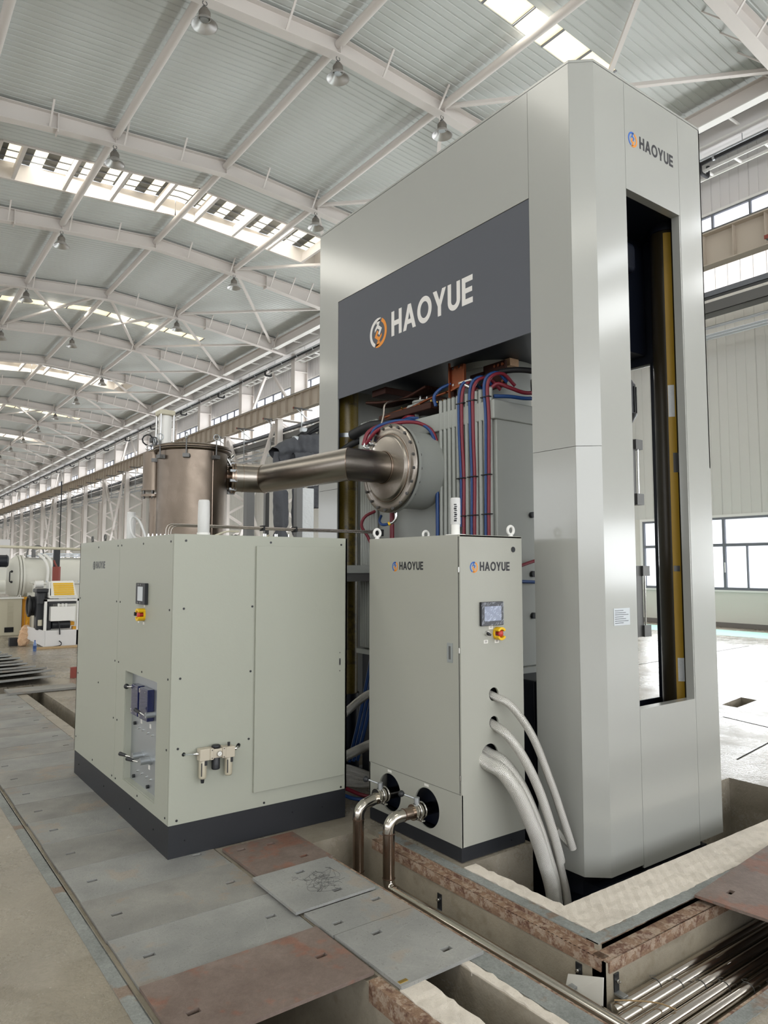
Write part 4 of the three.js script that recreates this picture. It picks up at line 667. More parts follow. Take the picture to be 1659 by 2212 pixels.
{
  const t = thing('busbar_set', 'copper busbars and bolted copper plates on top of the furnace chamber', 'busbar', [3.8, 2.84, -4.4]);
  const a = part(t, 'terminal_plate', M.copper, rbox(3.70, 3.73, 3.03, 3.21, -4.155, -4.0, 0.004), 'upright bolted copper plate'); part(a, 'bolt', M.chrome, [[3.19, -4.11], [3.19, -4.04], [3.06, -4.11], [3.06, -4.04]].map(([y, z]) => cyl([3.69, y, z], [3.70, y, z], 0.011, 0.011, 6)));
  const b = part(t, 'terminal_plate', M.copperDark, rbox(3.86, 3.885, 3.0, 3.20, -3.95, -3.72, 0.004)); part(b, 'bolt', M.copper, [[3.17, -3.82], [3.17, -3.78], [3.17, -3.74], [3.04, -3.82], [3.04, -3.74]].map(([y, z]) => cyl([3.85, y, z], [3.862, y, z], 0.012, 0.012, 8)));
  part(t, 'copper_strap', M.copperDark, [rbox(3.86, 3.88, 3.06, 3.16, -4.1, -3.93, 0.004), rbox(3.74, 3.78, 2.84, 3.22, -4.20, -4.16, 0.004), rbox(3.62, 4.4, 3.14, 3.2, -5.1, -4.9, 0.006), rbox(3.62, 3.9, 2.9, 2.96, -5.0, -4.3, 0.01)]);
  part(t, 'bus_bar', M.copper, [bar([3.70, 3.02, -4.14], [3.72, 3.07, -3.95], 0.02, 0.012), bar([3.69, 2.86, -4.15], [3.69, 3.24, -4.15], 0.016, 0.012), tube([[3.70, 3.02, -4.2], [3.68, 3.0, -4.4], [3.66, 2.96, -4.62], [3.62, 2.93, -4.9]], 0.011), tube([[3.74, 3.04, -4.2], [3.72, 3.02, -4.4], [3.70, 2.99, -4.62], [3.66, 2.96, -4.95]], 0.011)]);
  part(t, 'laminated_bundle', M.copperDark, Array.from({ length: 9 }, (_, i) => tube([[3.6 + i * 0.02, 3.1 - i * 0.002, -5.15], [3.62 + i * 0.02, 3.07, -4.95], [3.66 + i * 0.02, 3.06 + i * 0.004, -4.7], [3.7 + i * 0.02, 3.12, -4.45]], 0.014, 8)));
  part(t, 'screw', M.brass, Array.from({ length: 16 }, (_, i) => cyl([3.64 + rr(0, 0.12), 2.93, -4.9 + i * 0.045], [3.64 + rr(0, 0.1), 2.96 + rr(0, 0.03), -4.9 + i * 0.045], 0.007, 0.007, 6)));
}
const hoseThing = (label, mat, r, pts, cat = 'hose', name = 'hose') => { const c = curve(pts); return single(name, label, cat, mat, tube(c, r, 10, Math.max(24, Math.round(c.getLength() / 0.03))), pts[0]); };
// red and blue water hoses down the channels, tied in pairs
{
  const pair = (z, dz, yTopH, lab) => {
    hoseThing(`blue water hose down the furnace channels, ${lab}`, M.blue, 0.0125, [[3.76, 2.99, z + 0.05], [3.68, 3.05, z + 0.03], [3.598, 2.98, z - 0.012], [3.592, 2.7, z - 0.018 + dz], [3.594, 2.3, z - 0.004], [3.594, 1.9, z - 0.01], [3.594, 1.3, z - 0.006]]);
    hoseThing(`red water hose down the furnace channels, ${lab}`, M.red, 0.0125, [[3.8, 2.96, z + 0.09], [3.70, 3.04, z + 0.06], [3.60, 2.97, z + 0.02], [3.592, 2.7, z + 0.012 + dz], [3.594, 2.3, z + 0.024], [3.594, 1.9, z + 0.018], [3.594, 1.3, z + 0.022]]);
    const b = thing('cable_tie', `black cable ties round the hose pair, ${lab}`, 'cable tie', [3.59, 2.0, z]); for (const y of [2.86, 2.3, 2.02]) part(b, 'tie', M.rubber, rbox(3.574, 3.61, y, y + 0.007, z - 0.04, z + 0.045, 0.002));
  };
  pair(-3.915, -0.004, 3, 'leftmost pair on the channels'); pair(-3.80, 0.002, 3, 'middle pair on the channels'); pair(-3.655, 0.02, 3, 'rightmost pair on the channels');
  hoseThing('blue hose arching from the pipe flange to the furnace channels', M.blue, 0.014, [[3.27, 2.66, -4.63], [3.29, 2.75, -4.58], [3.40, 2.80, -4.47], [3.52, 2.79, -4.36], [3.585, 2.70, -4.25], [3.592, 2.5, -4.2], [3.592, 2.1, -4.19], [3.592, 1.7, -4.19], [3.592, 1.3, -4.185]]);
  hoseThing('red hose arching beside the blue one from the pipe flange', M.red, 0.014, [[3.25, 2.63, -4.66], [3.29, 2.73, -4.55], [3.42, 2.785, -4.44], [3.545, 2.77, -4.32], [3.605, 2.66, -4.225], [3.61, 2.4, -4.205], [3.61, 1.9, -4.20], [3.61, 1.3, -4.20]]);
  hoseThing('thick red hose looping over the top left of the pipe flange', M.red, 0.017, [[3.24, 2.62, -4.68], [3.27, 2.72, -4.66], [3.36, 2.78, -4.62], [3.48, 2.795, -4.58], [3.56, 2.84, -4.60], [3.62, 2.88, -4.60], [3.66, 2.88, -4.55]]);
  hoseThing('blue hose disappearing behind the lifting lug', M.blue, 0.013, [[3.48, 2.78, -4.52], [3.54, 2.83, -4.55], [3.60, 2.86, -4.54], [3.66, 2.86, -4.5]]);
  hoseThing('blue hose bending over the top channel ends', M.blue, 0.013, [[3.6, 2.9, -4.21], [3.6, 2.98, -4.23], [3.64, 3.04, -4.2], [3.70, 3.08, -4.15]]);
  hoseThing('red hose running back along the top right of the furnace', M.red, 0.014, [[3.62, 2.92, -3.64], [3.66, 2.96, -3.6], [3.74, 2.93, -3.55], [3.85, 2.9, -3.5], [4.0, 2.93, -3.45]]);
  hoseThing('dark blue hose running back along the top right of the furnace', M.blue, 0.014, [[3.64, 2.87, -3.62], [3.74, 2.87, -3.56], [3.85, 2.86, -3.5], [4.0, 2.88, -3.45]]);
  hoseThing('black rubber hose arching to the chrome valve on the furnace', M.rubber, 0.022, [[3.66, 3.0, -3.80], [3.70, 3.05, -3.74], [3.78, 3.08, -3.62], [3.88, 3.07, -3.5], [3.97, 3.03, -3.42]]);
  hoseThing('red hose in the gap beside the near press column', M.red, 0.012, [[3.5, 1.62, -3.5], [3.7, 1.64, -3.52], [3.9, 1.68, -3.55], [4.0, 1.70, -3.56]]);
  hoseThing('blue hose in the gap beside the near press column', M.blue, 0.012, [[3.5, 1.545, -3.5], [3.7, 1.55, -3.52], [3.9, 1.545, -3.55], [4.0, 1.54, -3.56]]);
  hoseThing('dark red hose curling beside the far pillar', M.red, 0.013, [[3.60, 2.13, -5.02], [3.52, 2.08, -5.06], [3.50, 2.0, -5.08], [3.55, 1.9, -5.05], [3.58, 1.75, -5.0], [3.58, 1.5, -5.0]]);
  hoseThing('straight dark red hose below the pipe flange', M.red, 0.02, [[3.60, 2.16, -4.78], [3.60, 1.9, -4.78], [3.6, 1.4, -4.78]]);
  hoseThing('thick black cable looping behind the far pillar', M.rubber, 0.03, [[3.5, 2.45, -5.75], [3.52, 2.62, -5.62], [3.60, 2.76, -5.4], [3.7, 2.82, -5.15], [3.8, 2.84, -4.95]]);
  hoseThing('black cable bundle sagging over the furnace top', M.rubber, 0.045, [[3.58, 2.84, -5.35], [3.60, 2.88, -5.1], [3.64, 2.87, -4.9], [3.7, 2.88, -4.75]]);
  hoseThing('thin grey tube rising from the pipe flange to the top port', M.stain, 0.008, [[3.33, 2.70, -4.6], [3.38, 2.86, -4.6], [3.39, 2.945, -4.6], [3.44, 2.985, -4.6], [3.6, 3.03, -4.6], [3.74, 3.06, -4.6]], 'tube', 'tube');
  const v = thing('valve', 'chrome angle valve on the hose at the top of the furnace', 'valve', [3.66, 2.95, -3.8]); part(v, 'body', M.chrome, [cyl([3.62, 2.93, -3.76], [3.66, 3.02, -3.86], 0.02, 0.02, 14), cyl([3.64, 2.97, -3.84], [3.6, 3.0, -3.88], 0.014), ball(0.024, [3.635, 2.975, -3.81])]); part(v, 'lever', M.offWhite, rbox(3.62, 3.64, 3.03, 3.042, -3.96, -3.84, 0.003));
  const f = thing('fitting', 'pair of chrome hose fittings on the rim of the pipe flange', 'fitting', [3.25, 2.62, -4.68]); part(f, 'elbow', M.chrome, [tube([[3.27, 2.665, -4.63], [3.265, 2.64, -4.635], [3.26, 2.63, -4.61], [3.26, 2.62, -4.56]], 0.011), tube([[3.245, 2.635, -4.665], [3.24, 2.61, -4.67], [3.25, 2.595, -4.65], [3.25, 2.59, -4.6]], 0.011)]); part(f, 'nut', M.zinc, [cyl([3.26, 2.62, -4.6], [3.26, 2.62, -4.57], 0.015, 0.015, 6), cyl([3.25, 2.592, -4.645], [3.25, 2.592, -4.615], 0.015, 0.015, 6)]);
  const d = thing('drain_elbow', 'small chrome drain elbow under the pipe flange', 'fitting', [3.37, 2.0, -4.42]); part(d, 'elbow', M.chrome, tube([[3.37, 2.08, -4.42], [3.37, 2.03, -4.42], [3.36, 2.0, -4.44], [3.34, 1.985, -4.47]], 0.012)); part(d, 'collar', M.yellow, cyl([3.345, 1.99, -4.465], [3.335, 1.983, -4.475], 0.015));
  hoseThing('dark blue hose below the pipe flange leading to the drain elbow', M.blue, 0.011, [[3.34, 1.985, -4.47], [3.32, 1.98, -4.53], [3.34, 2.01, -4.6], [3.4, 2.06, -4.66]]);
  const m = thing('motor', 'black ribbed electric motor hung on the far side of the furnace', 'motor', [4.92, 3.0, -3.45]); part(m, 'casing', M.blackPlastic, [cyl([4.92, 2.86, -3.42], [4.92, 3.1, -3.42], 0.075, 0.075, 24), cyl([4.92, 3.1, -3.42], [4.92, 3.14, -3.42], 0.075, 0.05, 24), cyl([4.92, 2.80, -3.42], [4.92, 2.86, -3.42], 0.05, 0.085, 24)]); part(m, 'cooling_fin', M.rubber, Array.from({ length: 12 }, (_, i) => { const a = i / 12 * 6.283; return box(4.92 + 0.078 * Math.cos(a) - 0.004, 4.92 + 0.078 * Math.cos(a) + 0.004, 2.87, 3.08, -3.42 + 0.078 * Math.sin(a) - 0.004, -3.42 + 0.078 * Math.sin(a) + 0.004); }));
  const bm = thing('cross_beam', 'grey channel beam spanning behind the gap between the two cabinets', 'beam', [3.4, 1.5, -5.3]); part(bm, 'web', M.dullSteel, box(3.2, 3.62, 1.53, 1.66, -5.46, -5.02)); part(bm, 'flange', M.furn, box(3.18, 3.62, 1.60, 1.665, -5.48, -5.0));
}
// ---------------------------------------------------------------- stainless suction pipe, tank on the wide cabinet
{
  const y = FC[1], zf = FC[2], t = thing('suction_pipe', 'fat stainless steel pipe with mitred bends from the furnace flange to the tank', 'pipe', [2.9, 2.3, -5.0]);
  part(t, 'cover_disc', M.stain, lathe([[0.001, 0], [0.345, 0], [0.345, 0.026], [0.30, 0.028], [0.262, 0.03], [0.25, 0.05], [0.235, 0.055], [0.13, 0.075], [0.001, 0.075]], [3.318, y, zf], [3.243, y, zf], 64), 'domed stainless cover disc');
  part(t, 'weld_ring', M.pipeBrown, [torus(0.262, 0.006, [3.286, y, zf], 'x', 6.2832, 56), torus(0.127, 0.004, [3.24, y, zf], 'x', 6.2832, 40)]);
  const E1 = [2.93, y, -4.42], E2 = [2.845, y + 0.002, -5.62], J = [2.56, y + 0.002, -5.70], r = 0.122;
  // tube sections cut on the mitre planes
  const mitre = (a, b, na, nb) => {
    const A = V(...a), B = V(...b), d = B.clone().sub(A).normalize(), u = V(0, 1, 0), w = V(0, 0, 0).crossVectors(d, u).normalize(), pos = [], nor = [], n = 44;
    const cut = (c, nn, th) => { const o = u.clone().multiplyScalar(Math.cos(th) * r).addScaledVector(w, Math.sin(th) * r), q = c.clone().add(o); if (nn) q.addScaledVector(d, -o.dot(nn) / d.dot(nn)); return [q, o.normalize()]; };
    for (let i = 0; i < n; i++) { const t0 = i / n * 6.28319, t1 = (i + 1) / n * 6.28319, [p, np] = cut(A, na, t0), [q, nq] = cut(A, na, t1), [s, ns] = cut(B, nb, t0), [v, nv] = cut(B, nb, t1); for (const [k, m] of [[p, np], [q, nq], [v, nv], [p, np], [v, nv], [s, ns]]) { pos.push(k.x, k.y, k.z); nor.push(m.x, m.y, m.z); } }
    const g = new THREE.BufferGeometry(); g.setAttribute('position', new THREE.Float32BufferAttribute(pos, 3)); g.setAttribute('normal', new THREE.Float32BufferAttribute(nor, 3)); return flat(g);
  };
  const dir = (a, b) => V(...b).sub(V(...a)).normalize(), d1 = dir([3.25, y, zf], E1), d2 = dir(E1, E2), d3 = dir(E2, J), n1 = d1.clone().add(d2).normalize(), n2 = d2.clone().add(d3).normalize();
  part(t, 'pipe_section', M.stain, mitre([3.25, y, zf], E1, null, n1)); part(t, 'pipe_section', M.stain, mitre(E1, E2, n1, n2)); part(t, 'pipe_section', M.stain, mitre(E2, J, n2, null));
  const ring = (c, nn, d) => { const g = new THREE.TorusGeometry(r, 0.0035, 6, 44), s = 1 / Math.abs(d.dot(nn)); g.scale(s, 1, 1); const x = V(0, 0, 0).crossVectors(V(0, 1, 0), nn).normalize(); return flat(g.applyMatrix4(new THREE.Matrix4().makeBasis(x, V(0, 1, 0), nn).setPosition(...c))); };
  part(t, 'mitre_weld', M.pipeBrown, [ring(E1, n1, d1), ring(E2, n2, d2)]);
  const q = (s) => V(...J).addScaledVector(d3, -s).toArray();
  part(t, 'joint_flange', M.pipeBrown, [cyl(q(0.0), q(0.016), 0.142, 0.142, 40), cyl(q(0.022), q(0.038), 0.142, 0.142, 40), cyl(q(0.1), q(0.104), 0.124, 0.124, 40)]); for (let i = 0; i < 10; i++) { const a = i / 10 * 6.283; const c = V(...q(0.012)).add(V(0, 0.134 * Math.cos(a), 0)).add(V(d3.z, 0, -d3.x).multiplyScalar(0.134 * Math.sin(a))); part(t, 'clamp', M.zinc, rbox(c.x - 0.035, c.x + 0.03, c.y - 0.012, c.y + 0.012, c.z - 0.012, c.z + 0.012, 0.004)); }
}
{
  const x = 2.235, z = -5.72, t = thing('vacuum_tank', 'brushed stainless steel tank with clamped lid standing on the wide cabinet', 'tank', [x, 1.845, z]);
  part(t, 'shell', M.tank, cyl([x, 1.845, z], [x, 2.60, z], 0.282, 0.282, 64)); part(t, 'rim', M.tank, lathe([[0.282, 0], [0.30, 0.004], [0.312, 0.012], [0.312, 0.024], [0.282, 0.026]], [x, 2.585, z], [x, 2.611, z], 64)); part(t, 'lid', M.tank, lathe([[0.315, 0], [0.316, 0.016], [0.28, 0.03], [0.001, 0.05]], [x, 2.612, z], [x, 2.662, z], 64)); part(t, 'seam', M.pipeBrown, box(x + 0.06, x + 0.064, 1.85, 2.58, z + 0.2755, z + 0.2765));
  for (let i = 0; i < 8; i++) {
    const a = i / 8 * 6.283 + 0.25, c = Math.sin(a), s = Math.cos(a), px = x + 0.30 * c, pz = z + 0.30 * s; if (c > 0.85) continue;
    const k = part(t, 'lid_clamp', M.dullSteel, [cyl([px + 0.012 * c, 2.52, pz + 0.012 * s], [px + 0.012 * c, 2.66, pz + 0.012 * s], 0.006, 0.006, 8), bar([px - 0.02 * c, 2.53, pz - 0.02 * s], [px + 0.03 * c, 2.53, pz + 0.03 * s], 0.05, 0.03), cyl([px - 0.03 * s, 2.53, pz + 0.03 * c], [px + 0.03 * s, 2.53, pz - 0.03 * c], 0.01, 0.01, 10)]); part(k, 'eye_nut', M.zinc, torus(0.024, 0.0045, [px + 0.012 * c, 2.69, pz + 0.012 * s], i % 2 ? 'x' : 'z'));
  }
  part(t, 'outlet', M.pipeBrown, cyl([x + 0.24, 2.414, z], [x + 0.345, 2.414, z + 0.0], 0.10, 0.10, 36)); part(t, 'outlet_valve', M.chrome, [cyl([x + 0.26, 2.53, z + 0.06], [x + 0.34, 2.6, z + 0.04], 0.018, 0.018, 12), ball(0.025, [x + 0.28, 2.55, z + 0.07]), cyl([x + 0.26, 2.56, z + 0.1], [x + 0.3, 2.50, z + 0.1], 0.012, 0.012, 8), torus(0.025, 0.006, [x + 0.29, 2.55, z + 0.1], 'x')]);
}
{
  const x = 2.10, z = -6.02, t = thing('pneumatic_cylinder', 'pale grey pneumatic cylinder with tie rods rising behind the tank lid', 'cylinder', [x, 2.62, z]);
  part(t, 'barrel', M.white, cyl([x, 2.64, z], [x, 2.95, z], 0.055, 0.055, 28)); part(t, 'end_cap', M.beige, [rbox(x - 0.068, x + 0.068, 2.94, 2.985, z - 0.068, z + 0.068, 0.012), rbox(x - 0.068, x + 0.068, 2.6, 2.645, z - 0.068, z + 0.068, 0.012)]);
  for (const [a, b] of [[-1, -1], [-1, 1], [1, -1], [1, 1]]) part(t, 'tie_rod', M.chrome, cyl([x + a * 0.056, 2.64, z + b * 0.056], [x + a * 0.056, 2.945, z + b * 0.056], 0.009, 0.009, 10)); part(t, 'mount', M.tank, cyl([x, 1.845, z], [x, 2.6, z], 0.06, 0.06, 24));
  part(t, 'solenoid', M.blackPlastic, [rbox(x - 0.125, x - 0.085, 2.70, 2.745, z - 0.02, z + 0.05, 0.006), rbox(x - 0.1, x - 0.068, 2.67, 2.72, z - 0.03, z + 0.03, 0.006)]); part(t, 'cable', M.rubber, tube([[x - 0.12, 2.735, z + 0.04], [x - 0.15, 2.76, z + 0.04], [x - 0.2, 2.73, z + 0.04], [x - 0.19, 2.68, z + 0.04], [x - 0.12, 2.66, z + 0.03]], 0.006)); part(t, 'fitting', M.chrome, [cyl([x - 0.11, 2.66, z + 0.04], [x - 0.07, 2.66, z + 0.04], 0.012), torus(0.018, 0.005, [x - 0.16, 2.645, z + 0.06])]);
}
{
  const x = 1.99, z = -5.95, t = thing('filter_column', 'slim brushed steel column with a clamped flange beside the tank', 'filter', [x, 1.845, z]);
  part(t, 'upper_shell', M.tank, cyl([x, 2.29, z], [x, 2.60, z], 0.088, 0.088, 32)); part(t, 'lower_shell', M.tank, cyl([x + 0.03, 1.845, z], [x + 0.03, 2.23, z], 0.062, 0.062, 32)); part(t, 'flange', M.tank, [cyl([x, 2.28, z], [x, 2.295, z], 0.1, 0.1, 32), cyl([x, 2.23, z], [x, 2.25, z], 0.1, 0.1, 32)]); part(t, 'clamp_screw', M.dullSteel, [0, 1, 2, 3, 4, 5].map((i) => cyl([x + 0.085 * Math.cos(i), 2.22, z + 0.085 * Math.sin(i)], [x + 0.085 * Math.cos(i), 2.29, z + 0.085 * Math.sin(i)], 0.009, 0.009, 6)));
}
// ---------------------------------------------------------------- shared fittings
function eStop(t, c, right, n, s = 1) {                          // yellow-shrouded emergency stop; c on the panel, n outward, right sideways
  const at = (a, b, d) => V(...c).addScaledVector(V(...right), a * s).addScaledVector(V(0, 1, 0), b * s).addScaledVector(V(...n), d * s).toArray();
  const sh = new THREE.Shape(); sh.absarc(0, 0, 0.038, 0, Math.PI * 2, false); const ho = new THREE.Path(); ho.absarc(0, 0, 0.028, 0, Math.PI * 2, true); sh.holes.push(ho);
  const m = new THREE.Matrix4().makeBasis(V(...right).multiplyScalar(s), V(0, s, 0), V(...n).multiplyScalar(s)).setPosition(...c);
  const arc = (a0, a1) => { const q = new THREE.Shape(); q.absarc(0, 0, 0.040, a0, a1, false); q.absarc(0, 0, 0.028, a1, a0, true); q.closePath(); return flat(new THREE.ExtrudeGeometry(q, { depth: 0.046, bevelEnabled: true, bevelSize: 0.0015, bevelThickness: 0.0015, bevelSegments: 1, curveSegments: 14 }).applyMatrix4(m)); };
  const bk = flat(new THREE.ExtrudeGeometry(sh, { depth: 0.012, bevelEnabled: false, curveSegments: 20 }).applyMatrix4(m));
  const e = part(t, 'emergency_stop', M.yellow, [bk, arc(0.6, 2.55), arc(3.75, 5.7)], 'yellow shrouded emergency stop');
  part(e, 'push_button', M.redBright, [cyl(at(0, 0, 0), at(0, 0, 0.028), 0.012 * s), lathe([[0.001, 0], [0.016, 0], [0.021, 0.004], [0.021, 0.012], [0.012, 0.018], [0.001, 0.019]].map(([a, b]) => [a * s, b * s]), at(0, 0, 0.026), at(0, 0, 0.045), 24)]);
  return e;
}
const dots = (list, f) => list.map((p) => f(...p));
// ---------------------------------------------------------------- wide cabinet on the left
{
  const X0 = 1.5, X1 = 2.703, Z1 = -4.097, Z0 = -6.25, H = 1.843, t = thing('pump_cabinet', 'wide pale grey-green equipment cabinet with a recessed valve panel, standing over the deck plates', 'cabinet', [2.1, 0, -5.17]);
  part(t, 'plinth', M.plinth, box(X0 + 0.004, X1 - 0.004, 0.002, 0.186, Z0 + 0.004, Z1 - 0.004), 'dark grey base plinth');
  const L = (z0, z1, holes, y0 = 0.187) => sheet(rect(z0, z1, y0, H), holes, -0.012, 'zy', X0);
  part(t, 'side_panel', M.cab, L(Z0, -5.1595)); part(t, 'side_panel', M.cab, L(-5.1565, Z1 - 0.018, [rect(-4.957, -4.332, 0.25, 0.96)])); part(t, 'side_panel', M.cab, box(X1 - 0.012, X1, 0.187, H, Z0, Z1));
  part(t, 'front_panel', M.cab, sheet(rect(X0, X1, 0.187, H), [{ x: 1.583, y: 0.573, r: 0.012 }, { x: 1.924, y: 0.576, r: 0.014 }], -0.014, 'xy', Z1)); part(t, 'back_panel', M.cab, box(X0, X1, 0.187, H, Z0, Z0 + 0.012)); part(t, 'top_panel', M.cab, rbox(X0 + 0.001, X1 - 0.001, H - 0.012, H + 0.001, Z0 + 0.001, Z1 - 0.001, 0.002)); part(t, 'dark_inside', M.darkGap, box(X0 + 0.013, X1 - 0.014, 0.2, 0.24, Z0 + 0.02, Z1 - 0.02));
  const d = part(t, 'door', M.cab, rbox(2.021, 2.680, 0.282, 1.781, Z1 + 0.001, Z1 + 0.016, 0.002)); part(d, 'lock', M.dullSteel, [rbox(2.632, 2.644, 1.0, 1.045, Z1 + 0.016, Z1 + 0.019, 0.002)]); part(d, 'lock_slot', M.darkGap, box(2.635, 2.640, 1.008, 1.038, Z1 + 0.019, Z1 + 0.0195)); part(d, 'rivet', M.dullSteel, [1.082, 0.963].map((y) => cyl([2.638, y, Z1 + 0.016], [2.638, y, Z1 + 0.018], 0.004, 0.004, 8)));
  part(t, 'panel_screw', M.blackPlastic, [...dots([[1.57, 1.805], [1.565, 1.408], [1.552, 1.007], [1.547, 0.61], [1.548, 0.21], [2.655, 1.8], [2.66, 0.202], [2.002, 1.407], [1.996, 1.012], [1.99, 0.606], [2.125, 1.805], [2.099, 0.206]], (x, y) => cyl([x, y, Z1], [x, y, Z1 + 0.003], 0.007, 0.007, 8)), ...dots([[1.80, -5.20], [1.80, -5.115], [1.41, -5.20], [1.41, -5.115], [1.0, -5.20], [1.0, -5.115], [0.61, -5.20], [0.61, -5.115], [1.80, -4.65], [1.80, -4.15], [1.4, -4.15], [1.0, -4.15], [0.6, -4.15], [0.22, -4.15], [0.22, -4.65], [0.99, -4.62], [0.22, -5.2], [0.22, -5.115], [1.8, -5.7], [1.4, -6.2], [0.8, -6.2], [0.3, -6.2], [0.8, -5.6], [0.22, -5.7]], (y, z) => cyl([X0, y, z], [X0 - 0.003, y, z], 0.0065, 0.0065, 8))]);
  part(t, 'plinth_screw', M.darkGap, [...dots([[2.52, 0.1], [2.3, 0.11], [1.6, 0.09]], (x, y) => cyl([x, y, Z1 - 0.004], [x, y, Z1 - 0.001], 0.004, 0.004, 6)), ...dots([[0.1, -4.35], [0.1, -4.8], [0.1, -5.4], [0.1, -6.1]], (y, z) => cyl([X0 + 0.004, y, z], [X0 + 0.001, y, z], 0.005, 0.005, 6))]);
  logo(t, [X0, 1.640, -5.765], [0, 0, 1], 0.053, M.logoGrey, M.logoGrey, M.logoGrey, 'small grey lettering');
  const h = part(t, 'control_display', M.plinth, rbox(X0 - 0.022, X0, 1.414, 1.548, -4.715, -4.535, 0.003), 'small control display in a dark frame'); part(h, 'screen', M.lcd, box(X0 - 0.0235, X0 - 0.022, 1.436, 1.526, -4.675, -4.575)); part(h, 'key_row', M.dullSteel, dots([[1.538, -4.66], [1.538, -4.62], [1.424, -4.67], [1.424, -4.62]], (y, z) => box(X0 - 0.024, X0 - 0.022, y - 0.005, y + 0.005, z - 0.014, z + 0.014)));
  eStop(t, [X0, 1.350, -4.61], [0, 0, 1], [-1, 0, 0], 0.95); const sw = part(t, 'selector_switch', M.blackPlastic, [cyl([X0, 1.350, -4.70], [X0 - 0.018, 1.350, -4.70], 0.014), rbox(X0 - 0.034, X0 - 0.016, 1.338, 1.362, -4.707, -4.693, 0.003)]); part(t, 'tag_plate', M.label, dots([[1.30, -4.71], [1.295, -4.61], [1.405, -4.60]], (y, z) => box(X0 - 0.001, X0, y - 0.008, y + 0.008, z - 0.013, z + 0.013)));
  // recess with flow meters and lever valves
  const B = 1.548, n = part(t, 'recess_liner', M.zinc, [box(B, B + 0.004, 0.25, 0.96, -4.957, -4.332), box(X0 + 0.01, B, 0.25, 0.96, -4.336, -4.332), box(X0 + 0.01, B, 0.956, 0.96, -4.957, -4.332)], 'galvanised back of the recess'); part(n, 'painted_return', M.cab, [box(X0 + 0.01, B, 0.25, 0.96, -4.957, -4.953), box(X0 + 0.01, B, 0.25, 0.254, -4.957, -4.332)]);
  for (const [z0, z1] of [[-4.835, -4.705], [-4.668, -4.515]]) {
    const f = part(t, 'flow_meter', M.blueMeter, [rbox(X0 + 0.004, B, 0.695, 0.888, z0, z1, 0.004)], 'dark blue flow meter block'); part(f, 'end_fitting', M.chrome, [rbox(X0 + 0.006, X0 + 0.04, 0.70, 0.728, z0 - 0.022, z0, 0.004), rbox(X0 + 0.006, X0 + 0.04, 0.85, 0.880, z0 - 0.022, z0, 0.004), cyl([X0 + 0.02, 0.865, z0 - 0.03], [X0 + 0.02, 0.865, z0 - 0.012], 0.009)]); part(f, 'gauge_tube', M.acrylic, box(X0 + 0.01, X0 + 0.036, 0.728, 0.85, z0 - 0.02, z0 - 0.001)); part(f, 'screw', M.chrome, dots([[0.712, 0.025], [0.712, 0.105], [0.868, 0.025], [0.868, 0.105]], (y, q) => cyl([X0 + 0.004, y, z0 + q], [X0 + 0.0025, y, z0 + q], 0.004, 0.004, 8)));
  }
  const kn = part(t, 'needle_valve', M.blackPlastic, [lathe([[0.001, 0], [0.012, 0], [0.017, 0.008], [0.017, 0.02], [0.012, 0.028], [0.001, 0.03]], [X0 - 0.012, 0.866, -4.87], [X0 - 0.014, 0.866, -4.9], 16)]); part(kn, 'stem', M.chrome, cyl([X0 - 0.012, 0.866, -4.87], [X0 + 0.01, 0.866, -4.85], 0.006));
  for (const z of [-4.705, -4.555]) { const v = part(t, 'lever_valve', M.zinc, [cyl([B, 0.452, z], [X0 - 0.02, 0.452, z], 0.022, 0.022, 20), cyl([B, 0.452, z], [B - 0.012, 0.452, z], 0.03, 0.03, 20)], 'chrome valve with black lever'); part(v, 'lever_arm', M.chrome, cyl([X0 - 0.03, 0.452, z], [X0 - 0.06, 0.452, z - 0.10], 0.005)); part(v, 'lever_grip', M.blackPlastic, cyl([X0 - 0.045, 0.452, z - 0.055], [X0 - 0.062, 0.453, z - 0.115], 0.009, 0.013, 14)); }
  { const v = part(t, 'lever_valve', M.zinc, cyl([B, 0.74, -4.50], [X0 - 0.01, 0.74, -4.50], 0.018, 0.018, 18)); part(v, 'lever_arm', M.chrome, cyl([X0 - 0.015, 0.74, -4.50], [X0 - 0.03, 0.755, -4.59], 0.005)); part(v, 'lever_grip', M.blackPlastic, cyl([X0 - 0.024, 0.748, -4.56], [X0 - 0.035, 0.76, -4.62], 0.008, 0.012, 14)); }
  part(t, 'panel_bolt', M.chrome, dots([[0.607, -4.79], [0.607, -4.715], [0.607, -4.615], [0.607, -4.535], [0.334, -4.80], [0.334, -4.72], [0.334, -4.625], [0.334, -4.55]], (y, z) => cyl([B, y, z], [B - 0.01, y, z], 0.007, 0.007, 6))); part(t, 'panel_knob', M.blackPlastic, dots([[0.627, -4.86], [0.287, -4.86], [0.285, -4.58]], (y, z) => cyl([B, y, z], [B - 0.016, y, z], 0.011, 0.011, 14))); part(t, 'tag_plate', M.label, dots([[0.655, -4.75], [0.654, -4.575], [0.402, -4.757], [0.402, -4.58]], (y, z) => box(B - 0.001, B, y - 0.013, y + 0.013, z - 0.014, z + 0.014)));
  // air preparation unit on the front
  const a = thing('air_filter_regulator', 'beige three-piece air filter and regulator unit mounted on the front of the wide cabinet', 'regulator', [1.76, 0.56, Z1]), zf = -4.03, zb = -4.085;
